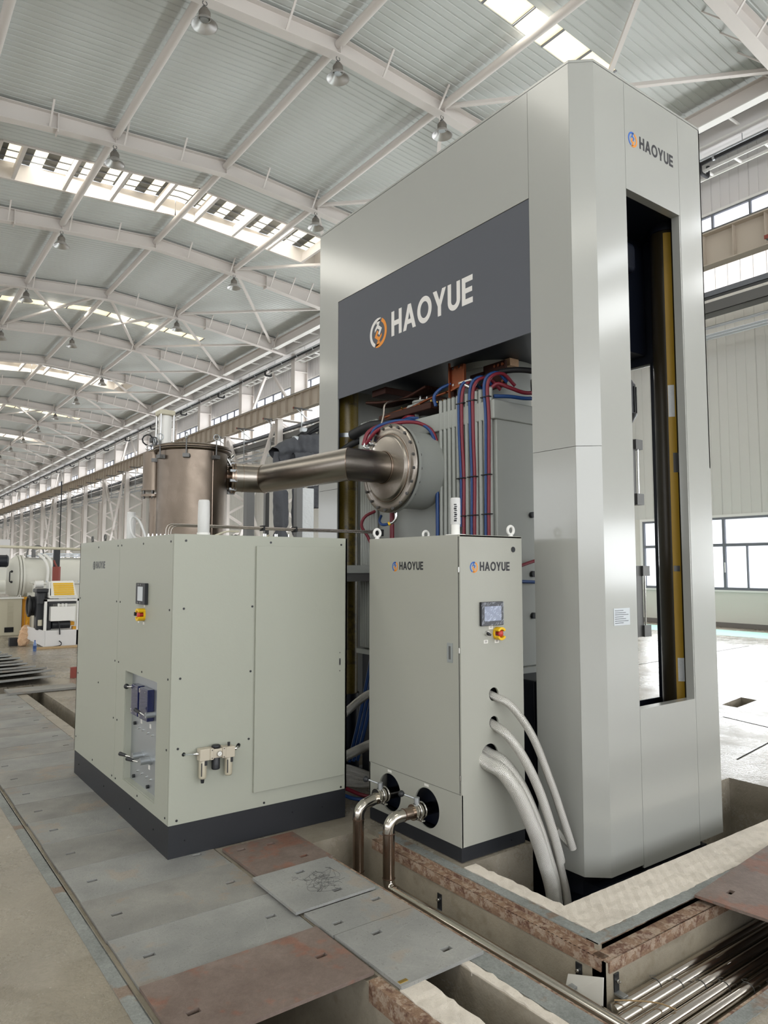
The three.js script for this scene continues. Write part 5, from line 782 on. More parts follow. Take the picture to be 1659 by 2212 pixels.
  part(a, 'filter_head', M.frl, rbox(1.655, 1.718, 0.533, 0.602, zb, zf, 0.006)); part(a, 'regulator_body', M.frl, rbox(1.735, 1.793, 0.54, 0.594, zb, zf, 0.006)); part(a, 'lubricator_head', M.frl, rbox(1.810, 1.873, 0.53, 0.594, zb, zf, 0.006)); part(a, 'joint_bracket', M.frl, [rbox(1.716, 1.737, 0.535, 0.6, zb, zf + 0.004, 0.003), rbox(1.791, 1.812, 0.535, 0.598, zb, zf + 0.004, 0.003)]); part(a, 'bracket_screw', M.ink, dots([[1.727, 0.545], [1.727, 0.59], [1.80, 0.543], [1.80, 0.59]], (x, y) => cyl([x, y, zf + 0.004], [x, y, zf + 0.006], 0.003, 0.003, 8)));
  const bowl = (x, y0, y1) => { const zc = -4.056, q = part(a, 'bowl', M.bowl, lathe([[0.001, 0], [0.018, 0.002], [0.0225, 0.012], [0.0235, y1 - y0], [0.001, y1 - y0]], [x, y0, zc], [x, y1, zc], 24)); part(q, 'guard_slot', M.ink, box(x - 0.017, x - 0.011, y0 + 0.02, y1 - 0.012, zc + 0.019, zc + 0.0205)); part(q, 'latch', M.blackPlastic, rbox(x + 0.002, x + 0.018, y1 - 0.028, y1, zc + 0.018, zc + 0.027, 0.003)); return q; };
  const b1 = bowl(1.682, 0.428, 0.535); part(b1, 'drain', M.blackPlastic, cyl([1.682, 0.43, -4.056], [1.682, 0.406, -4.056], 0.012, 0.009, 14)); bowl(1.842, 0.424, 0.532); part(a, 'drip_cap', M.blackPlastic, cyl([1.842, 0.594, -4.056], [1.842, 0.616, -4.056], 0.007, 0.008, 12));
  part(a, 'regulator_knob', M.blackPlastic, lathe([[0.001, 0], [0.022, 0.001], [0.025, 0.006], [0.0245, 0.07], [0.001, 0.07]], [1.762, 0.472, -4.056], [1.762, 0.542, -4.056], 28)); part(a, 'top_dial', M.blackPlastic, lathe([[0.001, 0], [0.026, 0], [0.026, 0.014], [0.02, 0.018], [0.001, 0.018]], [1.762, 0.594, -4.056], [1.762, 0.612, -4.056], 28)); const ga = part(a, 'pressure_gauge', M.chrome, cyl([1.770, 0.566, zf - 0.002], [1.770, 0.566, zf + 0.012], 0.016, 0.016, 24)); part(ga, 'gauge_face', M.label, cyl([1.770, 0.566, zf + 0.012], [1.770, 0.566, zf + 0.0126], 0.0135, 0.0135, 20)); part(ga, 'needle', M.ink, bar([1.765, 0.561, zf + 0.0131], [1.776, 0.572, zf + 0.0131], 0.002, 0.0006));
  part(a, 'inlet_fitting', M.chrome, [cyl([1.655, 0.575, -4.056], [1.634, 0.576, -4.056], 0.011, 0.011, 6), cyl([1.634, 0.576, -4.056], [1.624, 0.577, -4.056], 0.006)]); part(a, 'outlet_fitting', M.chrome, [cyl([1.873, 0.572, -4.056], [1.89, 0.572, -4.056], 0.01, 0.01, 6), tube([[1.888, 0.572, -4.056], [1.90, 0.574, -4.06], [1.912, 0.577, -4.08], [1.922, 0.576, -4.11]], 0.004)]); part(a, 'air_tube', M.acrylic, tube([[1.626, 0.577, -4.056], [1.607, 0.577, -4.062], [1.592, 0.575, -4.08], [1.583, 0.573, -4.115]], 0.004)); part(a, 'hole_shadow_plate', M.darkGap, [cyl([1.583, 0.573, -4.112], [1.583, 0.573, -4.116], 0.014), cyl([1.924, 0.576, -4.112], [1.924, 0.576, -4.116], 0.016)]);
}
// white-wrapped tower lights, tubing and fittings on top of the wide cabinet
{
  const tl = (x, z, h, r, lab) => { const t = thing('tower_light', lab, 'signal light', [x, 1.844, z]); part(t, 'base', M.white, cyl([x, 1.844, z], [x, 1.862, z], r * 1.12, r * 1.12, 24)); part(t, 'wrapped_column', M.plasticWrap, lathe([[0.001, 0], [r, 0], [r * 1.02, h * 0.5], [r * 0.97, h - 0.012], [r * 0.85, h], [0.001, h + 0.002]], [x, 1.86, z], [x, 1.86 + h, z], 28)); };
  tl(1.735, -4.24, 0.205, 0.036, 'taller white-wrapped signal tower near the front corner of the wide cabinet'); tl(1.86, -6.1, 0.25, 0.036, 'white-wrapped signal tower at the back edge of the wide cabinet');
  const tubes = [[1.775, 0], [1.80, 0.02], [1.825, 0.04]].map(([x, d], i) => single('capillary_tube', `thin bent steel tube from the cabinet top towards the furnace, ${['front', 'middle', 'rear'][i]} of three`, 'tube', M.stain, tube(bent([[x, 1.845, -5.02 - d], [x, 1.958 - d * 0.3, -5.02 - d], [2.2, 1.955 - d * 0.3, -4.985 - d], [2.60, 1.948 - d * 0.35, -4.91 - d], [3.45, 1.94 - d * 0.4, -4.72 - d * 0.6]], [0.05, 0.05, 0.1, 0.1].slice(0, 3)), 0.005, 8, 70), [x, 1.845, -5.02 - d]));
  const cl = thing('tube_clip', 'black clips holding the thin steel tubes together', 'clip', [2.6, 1.94, -4.93]); part(cl, 'clip', M.rubber, [rbox(2.49, 2.505, 1.925, 1.965, -4.99, -4.92, 0.003), rbox(2.74, 2.755, 1.92, 1.962, -4.945, -4.87, 0.003), rbox(3.4, 3.46, 1.90, 1.955, -4.78, -4.70, 0.006)]);
  hoseThing('pale coiled hose loop on the left edge of the wide cabinet top', M.plasticWrap, 0.009, [[1.66, 1.85, -5.30], [1.62, 1.9, -5.30], [1.615, 1.99, -5.32], [1.65, 2.02, -5.36], [1.70, 1.99, -5.38], [1.73, 1.91, -5.36], [1.74, 1.85, -5.34]]);
  hoseThing('beige hose curving up beside the tank on the cabinet top', M.beige, 0.007, [[1.98, 1.845, -4.75], [2.03, 1.87, -4.75], [2.12, 1.90, -4.76], [2.22, 1.905, -4.78]]); hoseThing('beige hose bending over the right part of the cabinet top', M.beige, 0.007, [[2.40, 1.845, -4.9], [2.46, 1.87, -4.9], [2.53, 1.89, -4.92], [2.56, 1.89, -5.0]]);
  const f = thing('hose_barbs', 'row of small chrome hose barbs at the left edge of the cabinet top', 'fitting', [1.8, 1.844, -4.9]); for (let i = 0; i < 6; i++) part(f, 'barb', M.chrome, [cyl([1.62 + i * 0.028, 1.844, -4.92], [1.62 + i * 0.028, 1.865, -4.92], 0.008, 0.008, 8), cyl([1.62 + i * 0.028, 1.865, -4.92], [1.62 + i * 0.028, 1.878, -4.92], 0.005, 0.005, 8)]);
  const g = thing('hose_barbs', 'pairs of clear fittings on the right part of the cabinet top', 'fitting', [2.5, 1.844, -4.6]); for (const x of [2.33, 2.345, 2.42, 2.435, 2.53]) part(g, 'barb', M.chrome, cyl([x, 1.844, -4.6], [x, 1.885, -4.6], 0.006, 0.006, 8));
  single('rag', 'crumpled dark cloth lying on the cabinet top beside the tank', 'cloth', M.ink, (() => { const s = new THREE.SphereGeometry(1, 14, 10), p = s.attributes.position; for (let i = 0; i < p.count; i++) { const x = p.getX(i), y = p.getY(i), z = p.getZ(i), w = 1 + 0.25 * Math.sin(x * 7 + z * 5) + 0.15 * Math.sin(y * 11 + x * 9); p.setXYZ(i, x * w * 0.085, Math.max(-0.002, y * w * 0.032), z * w * 0.06); } s.translate(2.2, 1.847, -4.85); const o = flat(s); o.deleteAttribute('normal'); o.computeVertexNormals(); return o; })(), [2.2, 1.846, -4.85]);
  for (const [x, z, l] of [[1.56, -6.12, 'rear left'], [1.55, -5.72, 'middle of the left edge']]) single('lifting_eye', `small ring bolt on the ${l} of the wide cabinet top`, 'eye bolt', M.dullSteel, [torus(0.022, 0.0055, [x, 1.876, z], 'x'), cyl([x, 1.842, z], [x, 1.856, z], 0.009)], [x, 1.843, z]);
}
// ---------------------------------------------------------------- tall control cabinet
{
  const X0 = 2.806, X1 = 3.322, Z1 = -3.08, Z0 = -3.975, H = 1.835, t = thing('control_cabinet', 'tall narrow pale grey control cabinet between the wide cabinet and the press', 'cabinet', [3.06, 0, -3.53]);
  part(t, 'plinth', M.plinth, box(X0 + 0.003, X1 - 0.003, 0.006, 0.084, Z0 + 0.003, Z1 - 0.003), 'dark grey base plinth'); part(t, 'plinth_corner', M.plinth, rbox(X0 - 0.001, X0 + 0.04, 0.006, 0.085, Z1 - 0.03, Z1, 0.002)); part(t, 'plinth_screw', M.darkGap, [[3.2, 0.045]].map(([x, y]) => cyl([x, y, Z1], [x, y, Z1 + 0.002], 0.004, 0.004, 8)));
  part(t, 'door', M.cab2, sheet(rect(Z0, Z1 - 0.014, 0.374, H), [], -0.018, 'zy', X0 - 0.002)); const hd = part(t, 'door_handle', M.zinc, sheet(rect(-3.188, -3.142, 1.10, 1.212), [rect(-3.174, -3.156, 1.118, 1.194)], 0.004, 'zy', X0 - 0.002), 'flush metal door handle'); part(hd, 'handle_recess', M.dullSteel, box(X0 - 0.0025, X0 - 0.002, 1.118, 1.194, -3.174, -3.156));
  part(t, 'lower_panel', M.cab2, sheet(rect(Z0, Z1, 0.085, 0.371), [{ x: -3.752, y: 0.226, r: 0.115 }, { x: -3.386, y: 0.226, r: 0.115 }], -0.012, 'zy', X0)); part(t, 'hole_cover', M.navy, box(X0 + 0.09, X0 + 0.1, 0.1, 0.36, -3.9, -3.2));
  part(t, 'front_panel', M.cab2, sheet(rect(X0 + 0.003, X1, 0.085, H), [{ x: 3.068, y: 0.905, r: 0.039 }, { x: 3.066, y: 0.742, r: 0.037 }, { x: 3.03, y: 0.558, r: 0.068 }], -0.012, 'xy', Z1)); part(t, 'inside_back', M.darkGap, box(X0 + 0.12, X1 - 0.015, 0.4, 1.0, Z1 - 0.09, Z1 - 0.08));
  part(t, 'side_panel', M.cab2, box(X1 - 0.012, X1, 0.085, H, Z0, Z1 - 0.012)); part(t, 'back_panel', M.cab2, box(X0, X1, 0.085, H, Z0 - 0.001, Z0 + 0.01)); part(t, 'top_panel', M.cab2, rbox(X0, X1, H - 0.01, H + 0.003, Z0, Z1, 0.002));
  part(t, 'gasket', M.darkGap, [box(X0 + 0.0005, X0 + 0.004, 0.38, H - 0.01, Z1 - 0.0135, Z1 - 0.0115), box(X0 + 0.001, X0 + 0.012, 0.3712, 0.3738, Z0 + 0.01, Z1 - 0.01)]); part(t, 'hinge', M.chrome, [1.62, 1.16, 0.45].map((y) => cyl([X0 - 0.001, y, Z1 - 0.008], [X0 - 0.001, y + 0.03, Z1 - 0.008], 0.005, 0.005, 10)));
  logo(t, [X0 - 0.002, 1.633, -3.644], [0, 0, 1], 0.0505, M.ink, M.logoBlue, M.logoOrange, 'small black lettering'); logo(t, [2.965, 1.628, Z1], [1, 0, 0], 0.053, M.ink, M.logoBlue, M.logoOrange, 'small black lettering');
  const h = part(t, 'control_display', M.plinth, rbox(2.958, 3.142, 1.306, 1.446, Z1, Z1 + 0.016, 0.004), 'touch screen under wrinkled film'); part(h, 'screen', M.screen, box(2.984, 3.122, 1.334, 1.420, Z1 + 0.016, Z1 + 0.0175));
  { const g = new THREE.PlaneGeometry(0.18, 0.136, 30, 24), p = g.attributes.position; for (let i = 0; i < p.count; i++) { const x = p.getX(i) * 60, y = p.getY(i) * 60; p.setZ(i, 0.0035 + 0.0011 * Math.sin(x + Math.sin(y * 0.9) * 1.7) * Math.cos(y * 1.3 + x * 0.4) + 0.0007 * Math.sin(x * 2.7 - y * 2.1)); } g.computeVertexNormals(); part(h, 'protective_film', phy({ color: 0xe4e8f2, roughness: 0.08, transmission: 0.92, thickness: 0 }), flat(g.translate(3.05, 1.376, Z1 + 0.016))); }
  const es = eStop(t, [3.100, 1.258, Z1], [1, 0, 0], [0, 0, 1], 0.92); const sw = part(t, 'selector_switch', M.chrome, cyl([3.014, 1.262, Z1], [3.014, 1.262, Z1 + 0.014], 0.016, 0.014, 24)); part(sw, 'selector_handle', M.blackPlastic, bar([3.004, 1.268, Z1 + 0.02], [3.026, 1.252, Z1 + 0.02], 0.014, 0.01)); part(t, 'tag_plate', M.label, dots([[3.05, 1.295], [3.008, 1.215], [3.098, 1.213]], (x, y) => box(x - 0.017, x + 0.017, y - 0.011, y + 0.009, Z1, Z1 + 0.001))); part(t, 'tag_print', M.ink, dots([[3.05, 1.297], [3.008, 1.218], [3.008, 1.212], [3.098, 1.216], [3.098, 1.21]], (x, y) => box(x - 0.009, x + 0.009, y - 0.0015, y + 0.001, Z1 + 0.001, Z1 + 0.0012)));
  part(t, 'hole_plug', M.blackPlastic, cyl([3.246, 1.757, Z1], [3.246, 1.757, Z1 + 0.003], 0.017, 0.017, 24)); part(t, 'valve_tag', M.label, dots([[0.357, -3.752], [0.357, -3.386]], (y, z) => box(X0 - 0.001, X0, y - 0.007, y + 0.007, z - 0.02, z + 0.02)));
  for (const [x, z, l] of [[2.835, -3.93, 'far left'], [3.29, -3.14, 'near right'], [3.26, -3.93, 'far right']]) { const e = thing('lifting_eye', `white lifting eye on the ${l} corner of the tall control cabinet`, 'eye bolt', [x, 1.838, z]); part(e, 'ring', M.white, torus(0.026, 0.009, [x, 1.878, z], z < -3.5 && x < 3 ? 'z' : 'z')); part(e, 'shank', M.white, cyl([x, 1.838, z], [x, 1.855, z], 0.016, 0.012, 16)); }
  const tw = thing('tower_light', 'clear signal light with a printed wrapper standing on the tall control cabinet', 'signal light', [2.885, 1.838, -3.2]); part(tw, 'base', M.white, [cyl([2.885, 1.838, -3.2], [2.885, 1.844, -3.2], 0.06, 0.06, 24), cyl([2.885, 1.844, -3.2], [2.885, 1.905, -3.2], 0.026, 0.026, 24)]); part(tw, 'lens', M.plasticWrap, lathe([[0.001, 0], [0.029, 0], [0.029, 0.15], [0.027, 0.158], [0.001, 0.16]], [2.885, 1.905, -3.2], [2.885, 2.065, -3.2], 28));
  part(tw, 'printed_wrapper', M.ink, Array.from({ length: 9 }, (_, i) => { const g = new THREE.CylinderGeometry(0.0296, 0.0296, i % 3 ? 0.007 : 0.011, 8, 1, true, -1.05 + (i % 2) * 0.1, 0.55); return flat(g.translate(2.885, 1.925 + i * 0.012, -3.2)); })); part(tw, 'cable_stub', M.rubber, cyl([2.912, 1.85, -3.185], [2.914, 1.89, -3.18], 0.008));
}
// water pipes with clamped lever valves from the tall cabinet into the pipe trench
{
  const pipe = (x, z, yb, run, lab, jog) => {
    const t = thing('water_pipe', lab, 'pipe', [x, -0.2, z]), r = 0.034;
    const elbow = (pts, rad) => tube(bent(pts, rad), r, 24, 40);
    part(t, 'upper_elbow', M.polish, elbow(jog ? [[x, 0.115, z], [x, 0.185, z], [x + 0.075, 0.2, z - 0.004], [2.70, 0.215, z - 0.008]] : [[x, 0.145, z], [x, 0.222, z], [x + 0.105, 0.224, z]], jog ? [0.06, 0.03] : [0.07])); part(t, 'riser', M.pipeBrown, cyl([x, yb + 0.055, z], [x, jog ? 0.115 : 0.145, z], r, r, 28)); part(t, 'weld_ring', M.weld, [yb + 0.055, jog ? 0.115 : 0.145].map((y) => torus(r, 0.0035, [x, y, z], 'y', 6.2832, 28)));
    if (!jog) { part(t, 'branch', M.pipeBrown, cyl([x + 0.105, 0.224, z], [2.70, 0.226, z], r * 0.97, r * 0.97, 28)); part(t, 'weld_ring', M.weld, torus(r, 0.003, [x + 0.105, 0.224, z], 'x', 6.2832, 28)); }
    part(t, 'lower_elbow', M.polish, elbow([[x, yb + 0.055, z], [x, yb, z], [x, yb - 0.0, z + 0.075]], [0.05])); part(t, 'horizontal_run', M.polish, cyl([x, yb, z + 0.075], [x, yb, run], r * 0.96, r * 0.96, 28));
    const v = part(t, 'clamped_valve', M.polish, [cyl([2.685, 0.226, z], [2.695, 0.226, z], 0.046, 0.046, 28), cyl([2.70, 0.226, z], [2.745, 0.226, z], 0.041, 0.041, 28), cyl([2.75, 0.226, z], [2.762, 0.226, z], 0.047, 0.047, 28), cyl([2.765, 0.226, z], [2.90, 0.226, z], 0.036, 0.036, 28)], 'clamped chrome valve'); part(v, 'valve_stem', M.zinc, cyl([2.72, 0.25, z], [2.72, 0.305, z], 0.017, 0.017, 18)); part(v, 'lever', M.zinc, cyl([2.72, 0.295, z], [2.66, 0.322, z - 0.05], 0.005, 0.005, 10)); part(v, 'lever_knob', M.blackPlastic, ball(0.019, [2.65, 0.325, z - 0.058])); part(v, 'clamp_wire', M.chrome, [torus(0.048, 0.004, [2.72, 0.226, z], 'x'), torus(0.046, 0.003, [2.757, 0.228, z], 'x'), rbox(2.71, 2.735, 0.18, 0.19, z + 0.02, z + 0.06, 0.003)]);
  };
  pipe(2.515, -3.372, -0.155, -1.55, 'stainless water pipe dropping into the trench, nearer of the two on the tall cabinet', false); pipe(2.555, -3.735, -0.245, -1.6, 'stainless water pipe dropping into the trench, farther of the two on the tall cabinet', true);
}
// braided hoses from the tall cabinet into the pit
{
  const braid = (lab, r, pts, at) => single('braided_hose', lab, 'hose', M.braid, tube(curve(pts), r, 20, 90), at || pts[0]);
  const big = [[2.99, 0.562, -3.13], [3.012, 0.536, -3.08], [3.05, 0.499, -3.0], [3.106, 0.382, -2.93], [3.162, 0.213, -2.88], [3.224, 0.018, -2.85], [3.275, -0.262, -2.82], [3.292, -0.9, -2.82]];
  braid('thickest braided metal hose curving from the lowest cabinet hole down into the pit', 0.042, big.map(([x, y, z]) => [x - 0.016, y - 0.012, z + 0.012])); braid('thick braided metal hose lying against the thickest one from the lowest cabinet hole', 0.034, big.map(([x, y, z], i) => [x + 0.036, y + 0.024 - (i > 4 ? 0.01 : 0), z - 0.022]));
  braid('braided metal hose from the middle hole of the tall cabinet', 0.027, [[3.055, 0.742, -3.14], [3.067, 0.729, -3.09], [3.091, 0.681, -3.0], [3.148, 0.563, -2.93], [3.224, 0.381, -2.885], [3.291, 0.169, -2.855], [3.346, -0.007, -2.845], [3.353, -0.042, -2.845]]);
  braid('short length of braided hose hanging down into the pit behind the thick hoses', 0.024, [[3.375, 0.05, -2.905], [3.411, -0.113, -2.89], [3.442, -0.322, -2.87], [3.463, -0.8, -2.87]]);
  braid('slim braided metal hose from the topmost hole of the tall cabinet', 0.023, [[3.06, 0.906, -3.14], [3.075, 0.892, -3.09], [3.132, 0.839, -3.0], [3.228, 0.67, -2.93], [3.324, 0.402, -2.88], [3.411, 0.145, -2.85], [3.458, 0.012, -2.84]]); braid('braided hose end folded back beside the slim hose', 0.019, [[3.455, 0.03, -2.862], [3.425, 0.065, -2.885], [3.385, 0.118, -2.9]]);
  braid('grey braided hose crossing the gap between the cabinets, uppermost', 0.03, [[2.85, 0.46, -4.62], [3.0, 0.545, -4.6], [3.125, 0.633, -4.58], [3.184, 0.70, -4.5], [3.3, 0.75, -4.4]]); braid('grey braided hose crossing the gap between the cabinets, in the middle', 0.036, [[2.8, 0.18, -4.62], [3.002, 0.235, -4.6], [3.148, 0.28, -4.58], [3.24, 0.33, -4.5], [3.4, 0.35, -4.4]]);
  for (let i = 0; i < 5; i++) braid(`grey braided hose in the low bundle between the cabinets, ${ORD[i]} from the top`, 0.02, [[2.78, 0.19 - i * 0.03, -4.52 + i * 0.02], [2.937, 0.20 - i * 0.032, -4.5], [3.08, 0.15 - i * 0.026, -4.48], [3.2, 0.09 - i * 0.008, -4.4]]);
  hoseThing('red hose lying on the floor in the gap between the cabinets', M.red, 0.014, [[2.78, 0.12, -4.42], [2.892, 0.08, -4.4], [2.992, 0.03, -4.36], [3.05, 0.016, -4.3], [3.15, 0.016, -4.2]]); hoseThing('blue hose lying on the floor in the gap between the cabinets', M.blue, 0.013, [[2.78, 0.09, -4.34], [2.9, 0.03, -4.32], [3.0, 0.015, -4.25], [3.12, 0.014, -4.1]]);
  for (const [i, x] of [[0, 3.32], [1, 3.36], [2, 3.4]]) hoseThing(`dark blue hose hanging behind the gap between the cabinets, ${['left', 'middle', 'right'][i]} one`, M.blue, 0.014, [[x + 0.12, 1.45, -4.75], [x + 0.1, 1.0, -4.8], [x + 0.02, 0.5, -4.85], [x - 0.06, 0.1, -4.9]]);
}
// bright pipes in the trench, brackets, leaning sheet
{
  [[-1.975, 2.64], [-1.915, 2.58], [-1.852, 2.36], [-1.787, 2.36], [-1.718, 2.36], [-1.645, 2.36]].forEach(([z, x0], i) => { const y = -0.20, t = thing('trench_pipe', `shiny stainless pipe in the near trench, ${ORD[i]} from the rim`, 'pipe', [x0, y, z], 'trench pipes'); part(t, 'pipe_tube', M.polish, cyl([x0, y, z], [8.9, y, z], 0.028, 0.028, 28)); part(t, 'tie_wire', M.dullSteel, [torus(0.0295, 0.0016, [2.95 + i * 0.075, y, z], 'x'), tube([[2.95 + i * 0.075, y + 0.028, z], [2.93 + i * 0.075, y + 0.04, z - 0.02], [2.965 + i * 0.075, y + 0.034, z - 0.012]], 0.0012, 5, 10)]); });
  hoseThing('pale string tied across the first two trench pipes', M.timber, 0.003, [[2.66, -0.165, -1.98], [2.72, -0.160, -1.92], [2.78, -0.158, -1.85], [2.81, -0.165, -1.79]], 'string', 'string');
  const br = (x, y, z, ax, lab) => { const t = thing('wall_bracket', lab, 'bracket', [x, y, z]); const s = 0.017; part(t, 'plate', M.blackPlastic, ax === 'x' ? rbox(x - 0.006, x, y - 0.055, y + 0.03, z - s, z + s, 0.002) : rbox(x - s, x + s, y - 0.045, y + 0.03, z, z + 0.006, 0.002)); part(t, 'bolt', M.chrome, ax === 'x' ? [cyl([x - 0.006, y, z], [x - 0.024, y, z], 0.005, 0.005, 8), cyl([x - 0.006, y, z], [x - 0.014, y, z], 0.009, 0.009, 6)] : [cyl([x, y, z + 0.006], [x, y, z + 0.024], 0.005, 0.005, 8), cyl([x, y, z + 0.006], [x, y, z + 0.014], 0.009, 0.009, 6)]); part(t, 'arm', M.zinc, ax === 'x' ? rbox(x - 0.09, x - 0.004, y - 0.062, y - 0.052, z - s, z + s, 0.002) : rbox(x - s, x + s, y - 0.055, y - 0.045, z, z + 0.05, 0.002)); };
  br(2.652, -0.15, -3.09, 'x', 'black bracket with a bolt on the pipe trench wall, below the tall cabinet'); br(2.652, -0.115, -2.155, 'x', 'black bracket with a bolt on the trench wall above the leaning board'); br(2.715, -0.115, -2.012, 'z', 'black bracket with a bolt at the start of the trench with the bright pipes');
  single('leaning_board', 'small pale board leaning in the trench corner in front of the bright pipes', 'board', M.label, quad([2.605, -0.246, -2.205], [2.605, -0.251, -2.0], [2.635, -0.08, -2.012], [2.635, -0.146, -2.2], 0.005), [2.6, -0.2, -2.0]);
  const st = thing('pipe_stub', 'beige pipe stub poking out of the narrow trench wall', 'pipe', [2.1, -0.14, -1.86]); part(st, 'sleeve', M.beige, [cyl([2.05, -0.14, -1.84], [2.12, -0.14, -1.84], 0.028, 0.028, 20), cyl([2.02, -0.15, -1.84], [2.06, -0.142, -1.84], 0.02, 0.022, 20)]);
}
// ---------------------------------------------------------------- things behind the press and far down the hall
{
  const t = thing('covered_cable_frame', 'overhead cable frame draped with tied grey fabric sleeves behind the press', 'cable frame', [5.1, 0, -9]);
  const dr = (pts, rads, knots, ph) => {                          // wrinkled fabric sleeve along a line
    const c = curve(pts), n = 60, m = 28, fr = c.computeFrenetFrames(n, false), pos = [], idx = [];
    for (let i = 0; i <= n; i++) { const s = i / n, p = c.getPointAt(s); let r = rads[0] + (rads[1] - rads[0]) * s; for (const k of knots) r *= 1 - 0.28 * Math.exp(-(((s - k) / 0.025) ** 2));
      for (let j = 0; j <= m; j++) { const a = j / m * 6.28319, w = r * (1 + 0.16 * Math.sin(a * 3 + s * 4 + ph) + 0.1 * Math.sin(a * 5 - s * 9 + ph * 2) + 0.06 * Math.sin(a * 2 + s * 47 + ph) * Math.sin(s * 23)), q = p.clone().addScaledVector(fr.normals[i], w * Math.cos(a)).addScaledVector(fr.binormals[i], w * Math.sin(a)); pos.push(q.x, q.y, q.z); } }
    for (let i = 0; i < n; i++) for (let j = 0; j < m; j++) { const a = i * (m + 1) + j; idx.push(a, a + m + 1, a + 1, a + 1, a + m + 1, a + m + 2); }
    const g = new THREE.BufferGeometry(); g.setAttribute('position', new THREE.Float32BufferAttribute(pos, 3)); g.setIndex(idx); g.computeVertexNormals(); return flat(g);
  };
  part(t, 'top_sleeve', M.cloth, [dr([[4.72, 3.22, -9], [4.95, 3.32, -9], [5.3, 3.40, -9], [5.9, 3.52, -9]], [0.13, 0.22], [0.3, 0.62], 0), dr([[4.95, 3.12, -8.9], [5.3, 3.18, -8.9], [5.9, 3.24, -8.9]], [0.12, 0.18], [], 2)]);
  part(t, 'hanging_sleeve', M.cloth, dr([[4.80, 3.26, -9], [4.78, 3.05, -9], [4.80, 2.7, -9], [4.82, 2.3, -9], [4.83, 1.6, -9]], [0.085, 0.11], [0.3, 0.66], 1)); part(t, 'hanging_sleeve', M.cloth, dr([[5.06, 3.22, -8.98], [5.08, 2.9, -8.98], [5.10, 2.3, -8.98], [5.10, 1.6, -8.98]], [0.09, 0.08], [0.72], 3));
  part(t, 'hanging_sleeve', M.cloth, dr([[5.30, 3.25, -8.96], [5.32, 3.0, -8.96], [5.32, 2.5, -8.96]], [0.12, 0.09], [0.6], 4)); part(t, 'hanging_sleeve', M.cloth, dr([[5.52, 3.3, -8.95], [5.53, 3.0, -8.95], [5.5, 2.6, -8.95]], [0.11, 0.07], [0.5], 5));
  part(t, 'tie_strap', M.rubber, [3.12, 2.62].map((y, i) => torus(0.07, 0.008, [4.82, y - 0.3 * i, -9], 'y'))); part(t, 'cable_bundle', M.rubber, [tube([[5.0, 3.42, -9], [5.2, 3.58, -9], [5.5, 3.72, -9], [5.9, 3.74, -9]], 0.05), tube([[5.05, 3.46, -8.95], [5.25, 3.64, -8.95], [5.5, 3.76, -8.95], [5.9, 3.77, -8.95]], 0.035)]); part(t, 'clamp', M.zinc, [rbox(4.98, 5.06, 3.45, 3.52, -9, -8.92, 0.015), rbox(5.1, 5.2, 3.58, 3.66, -9, -8.92, 0.02)]);
  part(t, 'support_frame', M.dullSteel, [box(4.7, 5.9, 3.0, 3.06, -9.3, -9.24), box(5.66, 5.72, 0, 3.4, -9.3, -9.24), box(4.72, 4.78, 0, 3.0, -9.34, -9.28)]);
  single('steel_post', 'plain grey steel post standing behind the wide cabinet under the fat pipe', 'post', M.dullSteel, rbox(4.03, 4.14, 0, 2.62, -8.55, -8.44, 0.01), [4.08, 0, -8.5]);
  const f = thing('insulated_panel', 'upright panel in crinkled silver foil behind the far press column', 'panel', [4.6, 0, -8]); part(f, 'foil_face', M.foam, rbox(4.58, 4.75, 0, 2.66, -8.04, -7.98, 0.006)); part(f, 'edge', M.dullSteel, rbox(4.49, 4.58, 0, 2.68, -8.05, -7.97, 0.006));
  single('guard_rail', 'long thin beige rail ending behind the left edge of the wide cabinet', 'rail', M.beige, [cyl([0.2, 1.845, -7.0], [1.72, 1.812, -7.0], 0.012, 0.012, 12), cyl([1.7, 0, -7.0], [1.7, 1.82, -7.0], 0.02, 0.02, 12), cyl([0.22, 0, -7.0], [0.22, 1.845, -7.0], 0.02, 0.02, 12)], [1.0, 0, -7]);
}
